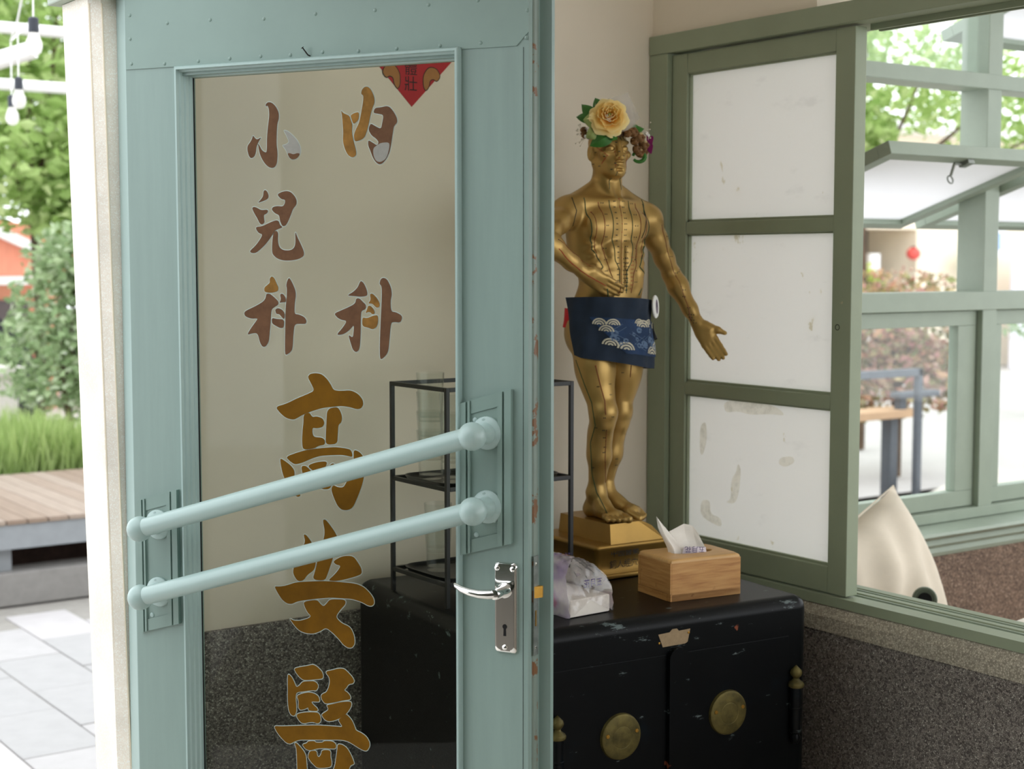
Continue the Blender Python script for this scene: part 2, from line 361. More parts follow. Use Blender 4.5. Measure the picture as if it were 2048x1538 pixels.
# outlines of the lettering strokes on the door glass, in door coordinates (0.1 mm)
GLYPHS = [
    ('xiao', 'r', [2917,18195,2912,18242,2960,18277,3038,18267,3123,18199,3187,18087,3187,17978,3153,17903,3137,17744,3130,17542,3152,17389,3139,17228,3103,17157,3045,17129,2963,17145,2871,17219,2790,17340,2757,17452,2736,17572,2766,17537,2823,17441,2915,17396,2927,17480,2930,17650,2953,17852,2987,18037,2979,18164,2949,18221]),
    ('xiao', 'r', [2634,17715,2685,17655,2728,17636,2816,17678,2763,17613,2738,17575,2703,17505,2689,17403,2655,17336,2588,17312,2540,17353,2507,17468,2516,17536,2580,17602,2618,17661]),
    ('xiao', 'w', [3276,17781,3362,17761,3462,17690,3562,17594,3621,17492,3636,17391,3599,17325,3537,17276,3456,17262,3396,17297,3356,17366,3316,17451,3246,17521,3317,17522,3389,17567,3380,17609,3330,17703]),
    ('xiao', 'r', [3356,17374,3407,17381,3478,17353,3559,17376,3616,17366,3589,17316,3537,17276,3460,17265,3400,17297]),
    ('nei', 'y', [4460,18075,4502,18024,4570,17996,4629,17969,4657,17886,4686,17819,4675,17688,4702,17555,4759,17372,4758,17306,4709,17267,4651,17272,4583,17320,4525,17429,4493,17546,4503,17694,4491,17859,4482,17975]),
    ('nei', 'y', [4648,17976,4726,18014,4823,18030,4813,17896,4711,17818,4677,17901]),
    ('nei', 'y', [4865,18322,4875,18392,4934,18443,5001,18443,5068,18382,5124,18258,5129,18160,5094,18105,5045,17968,5015,17839,4965,17677,4926,17596,4848,17550,4727,17529,4713,17653,4763,17750,4822,17846,4862,18008,4902,18186,4913,18297]),
    ('nei', 'r', [5132,18082,5256,18086,5361,18104,5428,18082,5503,17998,5562,17898,5568,17817,5501,17763,5481,17658,5452,17497,5422,17351,5355,17223,5268,17144,5210,17132,5144,17172,5087,17247,5040,17363,4992,17463,4999,17548,5060,17518,5175,17449,5204,17513,5147,17572,5061,17624,5000,17725,5044,17829,5139,17777,5250,17724,5277,17828,5303,17957,5198,17981,5099,17998]),
    ('nei', 'w', [5175,17457,5252,17495,5404,17498,5423,17433,5374,17271,5326,17208,5230,17169,5144,17196,5097,17296,5098,17411]),
    ('er', 'r', [2842,16734,2876,16755,2921,16728,2953,16656,2940,16603,2874,16571,2707,16525,2782,16584,2835,16648]),
    ('er', 'r', [2589,16440,2635,16465,2706,16444,2792,16400,2924,16413,2936,16370,2896,16334,2843,16319,2850,16237,2860,16183,2801,16146,2749,16173,2703,16260,2646,16337]),
    ('er', 'r', [3128,16668,3215,16709,3332,16731,3422,16705,3498,16635,3540,16560,3534,16485,3456,16412,3416,16316,3350,16188,3297,16120,3232,16114,3182,16211,3170,16308,3079,16342,3010,16407,3029,16450,3120,16470,3250,16458,3290,16511,3298,16575,3213,16587]),
    ('er', 'r', [2669,16109,2801,16118,2933,16171,3091,16223,3156,16212,3180,16136,3245,16099,3140,16065,3062,16040,2995,15933,2875,15803,2768,15717,2661,15648,2568,15648,2529,15685,2663,15783,2758,15891,2812,15977,2733,16000,2681,16054]),
    ('er', 'r', [3062,16029,3114,16035,3145,15996,3132,15867,3162,15748,3252,15694,3395,15693,3473,15736,3505,15822,3497,16036,3540,15929,3615,15800,3677,15671,3676,15596,3573,15542,3418,15517,3236,15517,3107,15554,3016,15629,3005,15716,3020,15889,3040,15986]),
    ('ke1', 'y', [2949,15195,2992,15243,3049,15213,3100,15109,3138,15045,3124,14979,3019,14952,2914,14951,2835,14966,2831,15042,2916,15097,2956,15130]),
    ('ke1', 'r', [2874,14934,2953,14934,3044,14870,3135,14795,3126,14740,3041,14696,2975,14651,2959,14433,2934,14214,2914,14082,2846,13993,2780,13991,2728,14056,2678,14231,2571,14228,2445,14193,2533,14316,2674,14472,2674,14494,2536,14487,2416,14523,2390,14577,2418,14622,2619,14701,2806,14791,2860,14857]),
    ('ke1', 'r', [3163,14925,3215,14941,3279,14883,3291,14786,3213,14785,3147,14773,3187,14839]),
    ('ke1', 'r', [3054,14657,3120,14686,3211,14655,3262,14590,3248,14481,3196,14524,3144,14578,3079,14577]),
    ('ke1', 'r', [2986,14510,3091,14490,3248,14486,3240,14340,3167,14328,3063,14369,2985,14412]),
    ('ke1', 'r', [3295,15089,3336,15197,3367,15215,3426,15133,3488,15004,3500,14918,3472,14766,3462,14582,3560,14577,3675,14532,3718,14468,3699,14413,3609,14412,3467,14409,3439,14246,3417,13963,3356,13897,3265,13851,3253,13937,3266,14330,3276,14656,3305,14873,3313,15024]),
    ('ke2', 'r', [4804,15141,4834,15173,4890,15131,4938,15037,4962,14953,4945,14911,4826,14899,4678,14908,4548,14917,4678,14982,4766,15057]),
    ('ke2', 'r', [4732,14870,4801,14871,4863,14815,4929,14763,4923,14689,4836,14656,4823,14571,4821,14359,4806,14083,4780,13976,4718,13943,4656,13984,4608,14121,4566,14248,4658,14190,4677,14293,4685,14420,4597,14323,4471,14246,4321,14232,4447,14352,4549,14482,4424,14497,4336,14542,4287,14605,4400,14650,4576,14716,4714,14781]),
    ('ke2', 'y', [5004,14949,5061,14958,5158,14871,5206,14787,5193,14724,5132,14713,5059,14785,4968,14784,5028,14848]),
    ('ke2', 'y', [4968,14746,5022,14747,5083,14691,5107,14618,5058,14596,4997,14648,4910,14615,4948,14679]),
    ('ke2', 'y', [4853,14550,4946,14531,5070,14579,5168,14593,5167,14450,5129,14376,5055,14343,4970,14373,4851,14392]),
    ('ke2', 'r', [5196,15123,5226,15207,5283,15228,5355,15197,5427,15062,5443,14936,5413,14832,5424,14654,5521,14645,5629,14594,5641,14542,5604,14468,5483,14477,5422,14465,5397,14265,5370,13992,5321,13906,5210,13819,5192,13945,5210,14367,5230,14682,5243,14893,5245,15077]),
    ('gao', 'g', [3725,13482,3769,13538,3878,13560,4017,13546,4123,13468,4208,13362,4260,13273,4398,13264,4610,13286,4756,13228,4849,13133,4859,13044,4817,12979,4733,12957,4607,12988,4417,13007,4225,12981,4032,12955,3815,12891,3619,12818,3509,12758,3421,12717,3267,12738,3136,12825,3038,12932,3271,12997,3492,13098,3732,13190,3863,13249,3800,13366]),
    ('gao', 'g', [3630,12819,3754,12866,3814,12781,3901,12803,4029,12773,4067,12692,4028,12617,3898,12587,3816,12598,3810,12506,3842,12434,4004,12433,4068,12400,4071,12309,3937,12283,3850,12233,3611,12192,3591,12329,3604,12533,3628,12681]),
    ('gao', 'g', [4122,12941,4331,12986,4394,12916,4431,12809,4413,12717,4349,12669,4337,12496,4324,12335,4089,12310,4086,12447,4104,12703]),
    ('gao', 'g', [3246,12052,3479,12139,3720,12207,4023,12251,4281,12283,4515,12269,4610,12247,4640,12121,4514,12141,4407,12150,4194,12133,3979,12111,3805,12056,3586,11960,3432,11923,3323,11982]),
    ('gao', 'g', [4658,12255,4768,12228,4851,12151,4871,12017,4869,11818,4825,11652,4739,11446,4632,11238,4525,11185,4397,11185,4313,11252,4229,11412,4187,11537,4231,11613,4337,11575,4444,11582,4509,11686,4627,11839,4660,12004,4655,12122]),
    ('gao', 'g', [3113,12026,3212,11985,3344,11909,3430,11821,3424,11691,3449,11563,3513,11437,3556,11375,3479,11342,3359,11427,3229,11623,3165,11768]),
    ('gao', 'g', [3563,11903,3673,11919,3802,11807,3822,11679,3712,11617,3605,11740]),
    ('gao', 'g', [3694,11920,3891,11996,4117,12024,4084,11916,3976,11854,3824,11827]),
    ('gao', 'g', [4105,11899,4225,12006,4299,11947,4297,11819,4231,11668,4166,11536,4015,11517,3886,11573,3848,11662,4017,11673,4104,11789]),
    ('an', 'g', [4005,10980,4066,10993,4156,10905,4255,10792,4315,10685,4293,10553,4189,10251,4106,10035,4043,9899,3778,9892,3841,10063,3906,10313,4011,10582,4053,10776]),
    ('an', 'g', [3599,10688,3655,10689,3746,10595,3796,10521,3855,10326,3853,10169,3811,10061,3676,9970,3592,9857,3468,9837,3397,9918,3363,10012,3453,10239,3580,10451,3639,10569]),
    ('an', 'g', [4209,10261,4412,10373,4631,10392,4730,10280,4798,10183,4803,10098,4747,10059,4588,10001,4387,9939,4246,9912,4104,9910,4227,10011,4329,10124,4370,10197,4269,10206]),
    ('an', 'g', [2961,9701,3071,9702,3217,9734,3427,9815,3695,9854,4063,9895,4407,9907,4686,9907,4845,9861,4962,9770,5040,9674,5049,9589,5000,9541,4921,9542,4803,9591,4604,9628,4384,9619,4162,9609,3897,9566,3609,9508,3443,9465,3338,9410,3234,9409,3130,9469,3048,9568]),
    ('an', 'g', [3583,9482,3876,9546,3936,9479,4007,9437,4069,9492,4141,9579,4403,9601,4468,9583,4459,9513,4361,9417,4275,9304,4279,9252,4379,9175,4539,9131,4598,9060,4637,8960,4646,8840,4595,8764,4515,8747,4415,8788,4315,8890,4195,8981,4054,9062,3930,8979,3786,8920,3642,8913,3498,8941,3395,9019,3323,9100,3282,9152,3375,9114,3521,9129,3687,9190,3745,9235,3668,9294,3607,9393]),
    ('yi', 'g', [3365,8243,3484,8285,3649,8326,3772,8368,3862,8337,3958,8264,3987,8191,3973,8133,3842,8106,3679,8072,3563,8058,3482,8102,3417,8164]),
    ('yi', 'g', [3230,8107,3259,8128,3324,8076,3373,7990,3413,7910,3480,7947,3547,8028,3678,8053,3793,8067,3858,8035,3882,7982,3840,7900,3742,7895,3577,7853,3412,7818,3394,7710,3408,7571,3407,7457,3364,7374,3290,7385,3241,7464,3224,7646,3227,7887]),
    ('yi', 'g', [3419,7756,3544,7814,3676,7851,3790,7845,3871,7813,3903,7747,3895,7704,3821,7697,3723,7689,3771,7632,3852,7586,3871,7535,3737,7518,3663,7519,3664,7576,3606,7540,3490,7499,3450,7548,3459,7662]),
    ('yi', 'g', [3420,7424,3572,7472,3737,7498,3868,7507,3916,7454,3928,7364,3882,7312,3816,7307,3767,7322,3669,7301,3586,7272,3520,7267,3455,7315,3412,7373]),
    ('yi', 'g', [4047,8275,4169,8310,4298,8356,4418,8368,4490,8321,4585,8243,4632,8172,4599,8120,4516,8103,4463,8027,4414,7982,4502,7942,4549,7885,4549,7830,4388,7792,4227,7737,4065,7695,4008,7693,3952,7753,3933,7821,3970,7860,4051,7899,4101,7996,4126,8110,4103,8191,4055,8227]),
    ('yi', 'g', [4048,7662,4195,7708,4356,7763,4564,7800,4567,7721,4515,7631,4434,7537,4304,7450,4191,7400,4078,7371,3997,7402,3939,7478,3998,7521,4088,7582,4072,7636]),
    ('yi', 'g', [2910,7135,3070,7149,3270,7181,3569,7231,3849,7274,4060,7291,4255,7306,4383,7314,4336,7370,4293,7427,4353,7484,4442,7559,4514,7520,4585,7446,4639,7328,4655,7289,4782,7257,4876,7201,4931,7119,4935,7050,4890,6968,4842,6947,4747,6968,4620,7020,4493,7071,4349,7079,4139,7050,3894,7015,3632,6979,3466,6955,3350,6904,3266,6849,3182,6859,3100,6918,3000,7004]),
    ('yi', 'g', [3648,6955,3788,6979,3812,6954,3959,6975,3992,7009,4171,7029,4243,6980,4234,6902,4121,6886,3991,6877,3843,6849,3695,6792,3597,6800,3523,6878,3623,6914]),
    ('yi', 'g', [3679,6780,3827,6811,3842,6712,3882,6697,3924,6752,3941,6835,4128,6862,4119,6738,4147,6644,4133,6557,3986,6514,3839,6492,3758,6544,3677,6617,3644,6669]),
    ('yi', 'g', [3358,6876,3399,6892,3481,6830,3563,6756,3603,6677,3610,6565,3624,6411,3623,6297,3416,6266,3410,6464,3405,6677,3398,6790]),
    ('yi', 'g', [4275,6992,4364,6997,4460,6955,4539,6855,4609,6712,4609,6677,4537,6645,4504,6570,4438,6420,4115,6372,4214,6583,4249,6799,4266,6899]),
]
NAILS = [(0.0157, 1.9064), (0.0906, 1.9026), (0.1652, 1.9029), (0.233, 1.9035), (0.2984, 1.9038), (0.3598, 1.9021), (0.4251, 1.9033), (0.4962, 1.9008), (0.5701, 1.9003), (0.6517, 1.9002), (0.7257, 1.9001), (0.8071, 1.9035), (0.0984, 1.9736), (0.1923, 1.9728), (0.3061, 1.9669), (0.4117, 1.9679), (0.5289, 1.9657), (0.6305, 1.9672), (0.7211, 1.9677), (0.014, 1.993), (0.0139, 1.9509), (0.809, 1.9459)]

# ================================================================ STRUCTURE
def struct(name, b, mat, label, cat, smooth=False):
    return tag(obj(name, b, mat, smooth=smooth), label, cat, kind='structure')
XW, YB = 2.444, 2.864          # window wall face, back wall face
b = B(); b.box(-9, 3.0, -.02, 14, 6.84, -.012)
b.box(-9, 6.84, -.02, 45, 45, -.012); b.box(5.6, -6, -.02, 45, 6.84, -.012)
ground = struct('ground', b, plain('pale_outdoor_concrete', S(196,190,188), .85, var=.06, scale=2), 'pale outdoor concrete ground beyond the paving and the windows', 'ground')
struct('floor_bounce', B().box(-.9, -3.4, -.02, 1.03, 3.0, 0), plain('pale_bounce_floor', S(206,200,192), .7, var=.04, scale=4), 'unseen pale floor added before the door to bounce daylight', 'floor')  # unseen floor, added and kept pale to bounce daylight on to pier and door
struct('floor_dark_added', B().box(-3.4, -3.4, -.02, -.9, 3.0, -.002), plain('dark_reflection_floor', S(104,97,88), .6, var=.08, scale=3), 'unseen dark floor strip added opposite the door for darker reflections', 'floor')  # unseen strip added dark so chrome and glass mirror less brightness
floor = struct('floor', B().box(1.03, -1.6, -.02, 5.6, 3.0, .0), plain('pale_floor', S(200,190,176), .6, scale=3), 'pale floor of the room hidden below the frame', 'floor')
# back wall with terrazzo dado
wb = struct('wall_back', B().box(1.115, YB, .797, 2.66, 3.0, 2.75), M_plaster, 'cream plaster back wall behind the golden mannequin', 'wall')
obj('dado', B().box(1.115, YB-.008, 0, 2.66, 3.0, .797, .002), M_terr, wb, smooth=False)
# wall with the sliding window
wr = struct('wall_right', B().box(XW-.012, -1.6, 0, 2.58, YB-.008, .752, 0), M_terr, 'dark speckled terrazzo wall below the sliding window', 'wall')
obj('ledge', B().prism([(XW-.016, .752), (XW+.05, .752), (XW+.05, .806), (XW, .806), (XW-.016, .784)], -1.6, YB-.008, 'xz'), M_ledge, wr, smooth=False)
b = B().box(XW, 2.328, 2.09, 2.56, YB, 2.75); b.box(XW, -1.6, 2.42, 2.56, 2.328, 2.75)
obj('upper_plaster', b, M_plaster, wr, smooth=False)
struct('wall_front', B().box(1.06, -1.7, 0, 5.6, -1.6, .55).box(1.06, -1.7, 2.55, 5.6, -1.6, 2.75).box(1.06, -1.7, .55, 1.3, -1.6, 2.55), M_plaster, 'cream plaster wall at the near end of the room with a wide opening added for daylight', 'wall')  # wide opening invented to let daylight reach the back wall
b = B().box(1.06, -1.6, 2.16, 1.16, 2.75, 2.75); b.box(1.06, -1.6, 0, 1.16, -.7, 2.16)
struct('wall_left', b, M_plaster, 'cream plaster wall above the open doorway', 'wall')
struct('ceiling', B().box(1.0, -1.7, 2.75, 2.6, 3.1, 2.85), M_white, 'white painted ceiling of the room', 'ceiling')
struct('roof_light_blocker', B().box(-3.4, -3.4, 2.62, 1.0, 1.3, 2.74), M_white, 'unseen white roof added over the camera to block sky light', 'roof')  # unseen roof added to keep overhead sky light off the door
b = B().box(-3.4, -3.5, 0, 1.06, -3.4, 2.74); b.box(-3.5, -3.5, 0, -3.4, 2.9, 2.74); b.box(1.06, -3.5, 0, 1.16, -1.6, 2.75)
struct('wall_light_blocker', b, plain('dark_blocker_wall', S(62,68,57), .9, var=.05, scale=3), 'unseen dark wall added around the camera to cut light and reflections', 'wall')  # unseen walls added to block light and darken what the door glass mirrors
# concrete door pier, slightly tapering towards the foot
b = B()
ring = lambda x0, y0, y1, c, z: [(x0+c, y0, z), (1.12, y0, z), (1.12, y1, z), (x0, y1, z), (x0, y0+c, z)]
r0 = [b.bm.verts.new(p) for p in ring(1.04, 2.745, 2.87, .018, 0)]; r1 = [b.bm.verts.new(p) for p in ring(1.004, 2.745, 2.9, .018, 2.035)]
for i in range(5): b.bm.faces.new((r0[i], r0[(i+1) % 5], r1[(i+1) % 5], r1[i]))
b.bm.faces.new(r0[::-1]); b.bm.faces.new(r1)
pier = struct('trim_1', b, M_pillar, 'cream washed stone door pier beside the teal door', 'pillar')
for k in (0, 1):
    sx = (.0175, .0005)[k]; sy = (0, .0175)[k]
    q = B(); q.tube([(1.04+sx, 2.7445+sy, .25), (1.022+sx, 2.7445+sy, 1.1), (1.013+sx, 2.7442+sy, 1.6), (1.006+sx, 2.744+sy, 2.02)], .0016, 6)
    obj('stain_line', q, M_stain, pier)
struct('trim_2', B().box(.985, 2.70, 2.036, 1.16, 2.93, 2.16, .003), M_win2, 'pale sage door head resting on the stone pier', 'beam')
struct('trim_3', B().box(1.05, 2.702, 0, 1.098, 2.744, 2.036, .002), M_bar, 'pale teal door jamb between the pier and the door', 'door frame')

# ---------------------------------------------------------------- sliding window in the right wall
w1 = thing('window_1', 'sage green sliding window with frosted panes above the terrazzo wall', 'window', (XW, 2.3, .806), kind='structure')
wpart('header', B().box(XW-.014, -1.6, 2.045, 2.56, YB-.002, 2.09, .002), M_win, w1)
for k, (xa, xb) in enumerate(((2.486, 2.494), (2.512, 2.52))):
    wpart('upper_track', B().box(xa, -1.6, 2.033, xb, 2.215, 2.0449), M_win, w1)
wpart('jamb', B().box(XW-.012, 2.797, .829, 2.56, YB-.002, 2.045, .002), M_win, w1)
b = B().prism([(XW-.004, .8065), (2.575, .8065), (2.575, .829), (2.552, .829), (2.549, .823), (2.53, .823), (2.527, .829), (2.512, .829), (2.508, .822), (2.488, .822), (2.485, .828), (XW-.004, .828)], -1.6, YB-.01, 'xz')
wpart('sill', b, M_win, w1)
for xx in (2.498, 2.541): wpart('rail_track', B().box(xx, -1.6, .8221, xx+.004, YB-.07, .828), M_win2, w1)
# sash: stiles, rails, three frosted panes
M_smear = clear('glue_smear', (.90,.88,.82,1), .005, .3, .22, (.66,.62,.50,1), 25)
STAINS = [[(2.6213, 1.2229), (2.5661, 1.2305), (2.4849, 1.2297), (2.4374, 1.2197), (2.4216, 1.2053), (2.4685, 1.2059), (2.5327, 1.1984), (2.574, 1.2043), (2.6158, 1.1962)], [(2.5702, 1.0843), (2.56, 1.0679), (2.5657, 1.0145), (2.5786, 0.9859), (2.6124, 0.985), (2.5922, 0.9959), (2.593, 1.0407), (2.5765, 1.0602)], [(2.6955, 0.9803), (2.664, 0.9843), (2.6635, 0.9507), (2.6288, 0.9471), (2.6217, 0.9302), (2.6319, 0.924), (2.6985, 0.9411)], [(2.7017, 1.1604), (2.6808, 1.1718), (2.6766, 1.1268), (2.6918, 1.0868), (2.7025, 1.0942)], [(2.4352, 1.1103), (2.3967, 1.1177), (2.3888, 1.1039), (2.4193, 1.0893), (2.4412, 1.0949)]]
SX0, SX1 = 2.446, 2.482
wpart('sash_stile', B().box(SX0, 2.742, .832, SX1, 2.795, 2.04, .0025), M_win, w1)
st = wpart('sash_stile', B().box(SX0, 2.219, .832, SX1, 2.274, 2.04, .003), M_win, w1)
obj('finger_pull', B().lathe([(0, -.002), (.004, -.002), (.0055, .0008), (.0065, .0004), (.0065, -.001)], 14, frame_to((SX0, 2.256, 1.41), (-1, 0, 0))), M_nail, st)
for z0, z1 in ((.832, .89), (1.2317, 1.2625), (1.614, 1.6436), (1.9926, 2.04)):
    wpart('sash_rail', B().box(SX0+.001, 2.2735, z0, SX1-.001, 2.7425, z1, .003), M_win, w1)
for i, (z0, z1) in enumerate(((.889, 1.2325), (1.262, 1.615), (1.643, 1.993))):
    p = wpart('pane', B().box(2.462, 2.273, z0, 2.467, 2.743, z1), M_frost, w1, smooth=False)
    if i == 0:       # old glue smears left on the lowest pane
        for pts in STAINS:
            obj('glue_smear', B().poly([(2.4616, p[0], p[1]) for p in chaikin(pts, 2)]), M_smear, p, smooth=False)
    for s in range(4):   # glazing bead round the pane
        e = .0045
        bx = ((2.2735, z0, 2.2735+e, z1), (2.7425-e, z0, 2.7425, z1), (2.2735, z0+.0005, 2.7425, z0+e+.002), (2.2735, z1-e, 2.7425, z1-.0005))[s]
        obj('glazing_bead', B().box(2.4535, bx[0], bx[1], 2.4618, bx[2], bx[3]), M_win, p, smooth=False)

# ---------------------------------------------------------------- outer window wall of the porch
Y2 = 2.90
M_steelw = plain('zinc_catch', S(130,134,126), .4, .5, var=.1)
wo = struct('wall_porch', B().box(2.66, Y2-.045, 0, 5.6, 3.0, .735).box(2.662, Y2-.03, .80, 3.018, 2.99, 2.598), M_terrbr, 'brown speckled terrazzo wall below the porch windows, with an unseen panel added to cut light', 'wall')  # second box is a hidden panel added to dim the frosted panes' left side
w2 = thing('window_2', 'pale sage porch window with posts, pivoting top panes and sliding sashes', 'window', (3.5, Y2, .78), kind='structure')
b = B().prism([(Y2-.09, .762), (Y2-.096, .769), (Y2-.09, .777), (Y2+.1, .79), (Y2+.1, .70), (Y2-.05, .70), (Y2-.056, .712), (Y2-.052, .725), (Y2-.07, .738), (Y2-.066, .752)], 2.66, 5.6, 'yz')
wpart('sill', b, M_win2, w2)
wpart('bottom_rail', B().box(2.66, Y2-.005, .785, 5.6, Y2+.1, .815, .002), M_win2, w2)
PX = [3.020, 3.768, 4.54, 5.31]
for x in [2.66]+PX:
    p = wpart('post', B().box(x, Y2, .81, x+.065, Y2+.1, 2.6, .003), M_win2, w2)
for z0, z1 in ((1.406, 1.461), (2.056, 2.10), (2.5, 2.6)):
    wpart('transom', B().box(2.66, Y2-.004, z0, 5.6, Y2+.1, z1, .003), M_win2, w2)
for i, x in enumerate(PX[:-1]):
    xa, xb = x+.068, PX[i+1]-.004
    # lower sliding sash
    s = wpart('sliding_sash', B().box(xa, Y2+.02, .818, xb, Y2+.055, .866, .002).box(xa, Y2+.02, 1.36, xb, Y2+.055, 1.404, .002)
              .box(xa, Y2+.02, .866, xa+.05, Y2+.055, 1.36, .002).box(xb-.082, Y2+.02, .866, xb, Y2+.055, 1.36, .002), M_win2, w2)
    obj('pane', B().box(xa+.049, Y2+.036, .865, xb-.081, Y2+.04, 1.361), M_wglass, s, smooth=False)
    obj('jamb_strip', B().box(xb+.0005, Y2+.056, .818, xb+.003, Y2+.075, 1.12), M_win2, s, smooth=False)
    # pivoting sash of the middle row, open nearly flat; its inner edge hangs higher than its outer edge
    for row, (zp, hh, ang, on) in enumerate(((1.757, .285, 18, True), (2.30, .19, 18, i != 0))):
        Mr = Matrix.Translation((0, Y2+.05, zp)) @ Matrix.Rotation(math.radians(90-ang), 4, 'X') if on else Matrix.Translation((0, Y2+.05, zp))
        # local: sash stands in its x-z plane
        if row == 1 and not on:
            wpart('fixed_pane', B().box(xa-.004, Y2+.04, 2.098, xb+.005, Y2+.044, 2.502), M_wglass, w2, smooth=False); continue
        q = B(); fw = .042
        q.box(xa, -.018, -hh, xb, .018, -hh+fw, .002).box(xa, -.018, hh-fw, xb, .018, hh, .002)
        q.box(xa, -.018, -hh+fw, xa+fw, .018, hh-fw, .002).box(xb-fw, -.018, -hh+fw, xb, .018, hh-fw, .002)
        s = wpart('pivot_sash', q.move(Mr), M_win2, w2)
        obj('pane', B().box(xa+fw-.001, -.003, -hh+fw-.001, xb-fw+.001, .003, hh-fw+.001).move(Mr), M_frost2 if on else M_wglass, s, smooth=False)
        if row == 0:
            xc = xa+.42*(xb-xa)
            c = B().box(xc+.03, -.03, hh-.04, xc+.055, -.018, hh-.006)
            c.tube([(xc, -.024, hh-.03), (xc, -.05, hh-.05)], .004)
            c.tube([(xc+.011*math.sin(a*PI/6), -.060+.011*math.cos(a*PI/6), hh-.055) for a in range(13)], .0022, 6)
            c.tube([(xc+.045, -.024, hh-.03), (xc, -.024, hh-.03)], .004)
            obj('catch', c.move(Mr), M_steelw, s)
struct('roof_porch', B().box(2.56, -1.7, 2.6, 4.5, 3.02, 2.7), M_white, 'white boarded roof over the porch', 'roof')  # ends early so more sky light reaches the porch and frosted panes
struct('wall_porch_end', B().box(5.6, -1.6, 0, 5.7, 3.0, .9), M_terrbr, 'low terrazzo wall at the far end of the porch', 'wall')

# ================================================================ DOOR LEAF
HX, HY, DRZ = 1.0474, 2.6968, math.radians(-61.27)
# local x runs from hinge to lock, local y into the leaf, front face at y = 0
door = thing('door_1', 'open teal glazed door with gold Chinese lettering and two slanting push bars', 'door', (HX, HY, 0), DRZ, kind='structure')
DW, DT, DH = .8134, .05, 2.1
part('stile', B().box(0, 0, .02, .119, DT, DH, .002), M_door, door)
b = B().prism([(.682, 0), (.8105, 0), (.8134, .004), (.8134, .010), (.8155, .014), (.8155, .024), (.8134, .029), (.8120, .034), (.8125, .038), (.832, .041), (.833, .05), (.682, .05)], .02, DH, 'xy')
ls = part('stile', b, M_door, door, smooth=False)
part('edge_bead', B().prism([(.8136, .008), (.8160, .010), (.8172, .016), (.8165, .024), (.8140, .030), (.8130, .02)], .02, DH, 'xy'), M_edge, door)
part('edge_crack', B().box(.8012, -.0006, .4, .8017, .001, 1.889), M_void, door, smooth=False)
part('top_rail', B().box(.119, .001, 1.88, .682, DT-.001, DH), M_door, door)
part('bottom_rail', B().box(.119, .001, .02, .682, DT-.001, .33), M_door, door)
sh = part('metal_sheet', B().prism([(.003, 1.8968), (.790, 1.8915), (.8105, 1.912), (.8105, DH), (.003, DH)], -.0018, .0005, 'xz'), M_door2, door, smooth=False)
for u, z in NAILS:
    sub('nail_head', B().lathe([(.0034, -.0002), (.003, .0008), (.0018, .0014), (0, .0016)], 10, frame_to((u, -.0018, z), (0, -1, 0))), M_door2, sh)
part('bent_nail', B().tube([(.4005, .0, 1.898), (.3985, -.006, 1.8995), (.392, -.012, 1.911)], .0012, 8).lathe([(0, 0), (.0028, .0002), (.0028, .001), (0, .0012)], 10, frame_to((.392, -.012, 1.911), (-.4, -.3, .6))), M_nail, door)
# stepped moulding round the glass
MP = [(0, .012), (0, -.009), (.0025, -.0125), (.006, -.0125), (.007, -.006), (.010, -.004), (.011, .003), (.014, .005), (.015, .012), (.0175, .014), (.018, .0222)]
U0, U1, Z0, Z1 = .1175, .690, .325, 1.8955
def mould(p0, p1, inward, name='glazing_moulding'):
    """profile swept from p0 to p1 (x, z) with mitred ends; inward is the unit vector towards the glass"""
    q = B(); d = Vector((p1[0]-p0[0], 0, p1[1]-p0[1])).normalized(); rings = []
    for base, sgn in ((p0, 1), (p1, -1)):
        rings.append([q.bm.verts.new(Vector((base[0]+inward[0]*a, y, base[1]+inward[1]*a)) + d*(a*sgn)) for a, y in MP])
    for i in range(len(MP)-1): q.bm.faces.new((rings[0][i], rings[0][i+1], rings[1][i+1], rings[1][i]))
    return part(name, q, M_bar, door)
mould((U0, Z0), (U0, Z1), (1, 0)); mould((U1, Z0), (U1, Z1), (-1, 0)); mould((U0, Z1), (U1, Z1), (0, -1)); mould((U0, Z0), (U1, Z0), (0, 1))
pane = part('glass_pane', B().box(U0+.012, .0225, Z0+.012, U1-.012, .0265, Z1-.012), M_glass, door, smooth=False)
part('putty_gap', B().box(.1350, .0205, .345, .1368, .0226, 1.877), M_void, door, smooth=False)
# hand-painted lettering on the glass, each stroke a thin film of paint with a pale edge
GM = {'r': M_gr, 'y': M_gy, 'g': M_gg, 'w': M_gw}
for ch in ('xiao', 'nei', 'er', 'ke1', 'ke2', 'gao', 'an', 'yi'):
    ob = B(); layers = {}
    for n, c, q in GLYPHS:
        if n != ch: continue
        pts = [(q[i]/1e4, q[i+1]/1e4) for i in range(0, len(q), 2)]
        pts = [p for p in pts if p[1] > .335]
        pts = chaikin(pts, 2)
        ob.poly([(p[0], .0221, p[1]) for p in offset(pts, .0013 if c != 'w' else .0009)])
        layers.setdefault(c, []).append(pts)
    eo = sub('lettering', ob, M_go, pane, smooth=False)
    for c, polys in layers.items():
        fb = B()
        yy = {'r': .0216, 'y': .0214, 'g': .0216, 'w': .0218}[c]
        if ch == 'nei' and c == 'w': yy = .0212
        for pts in polys: fb.poly([(p[0], yy, p[1]) for p in pts])
        sub('lettering', fb, GM[c], pane, smooth=False)
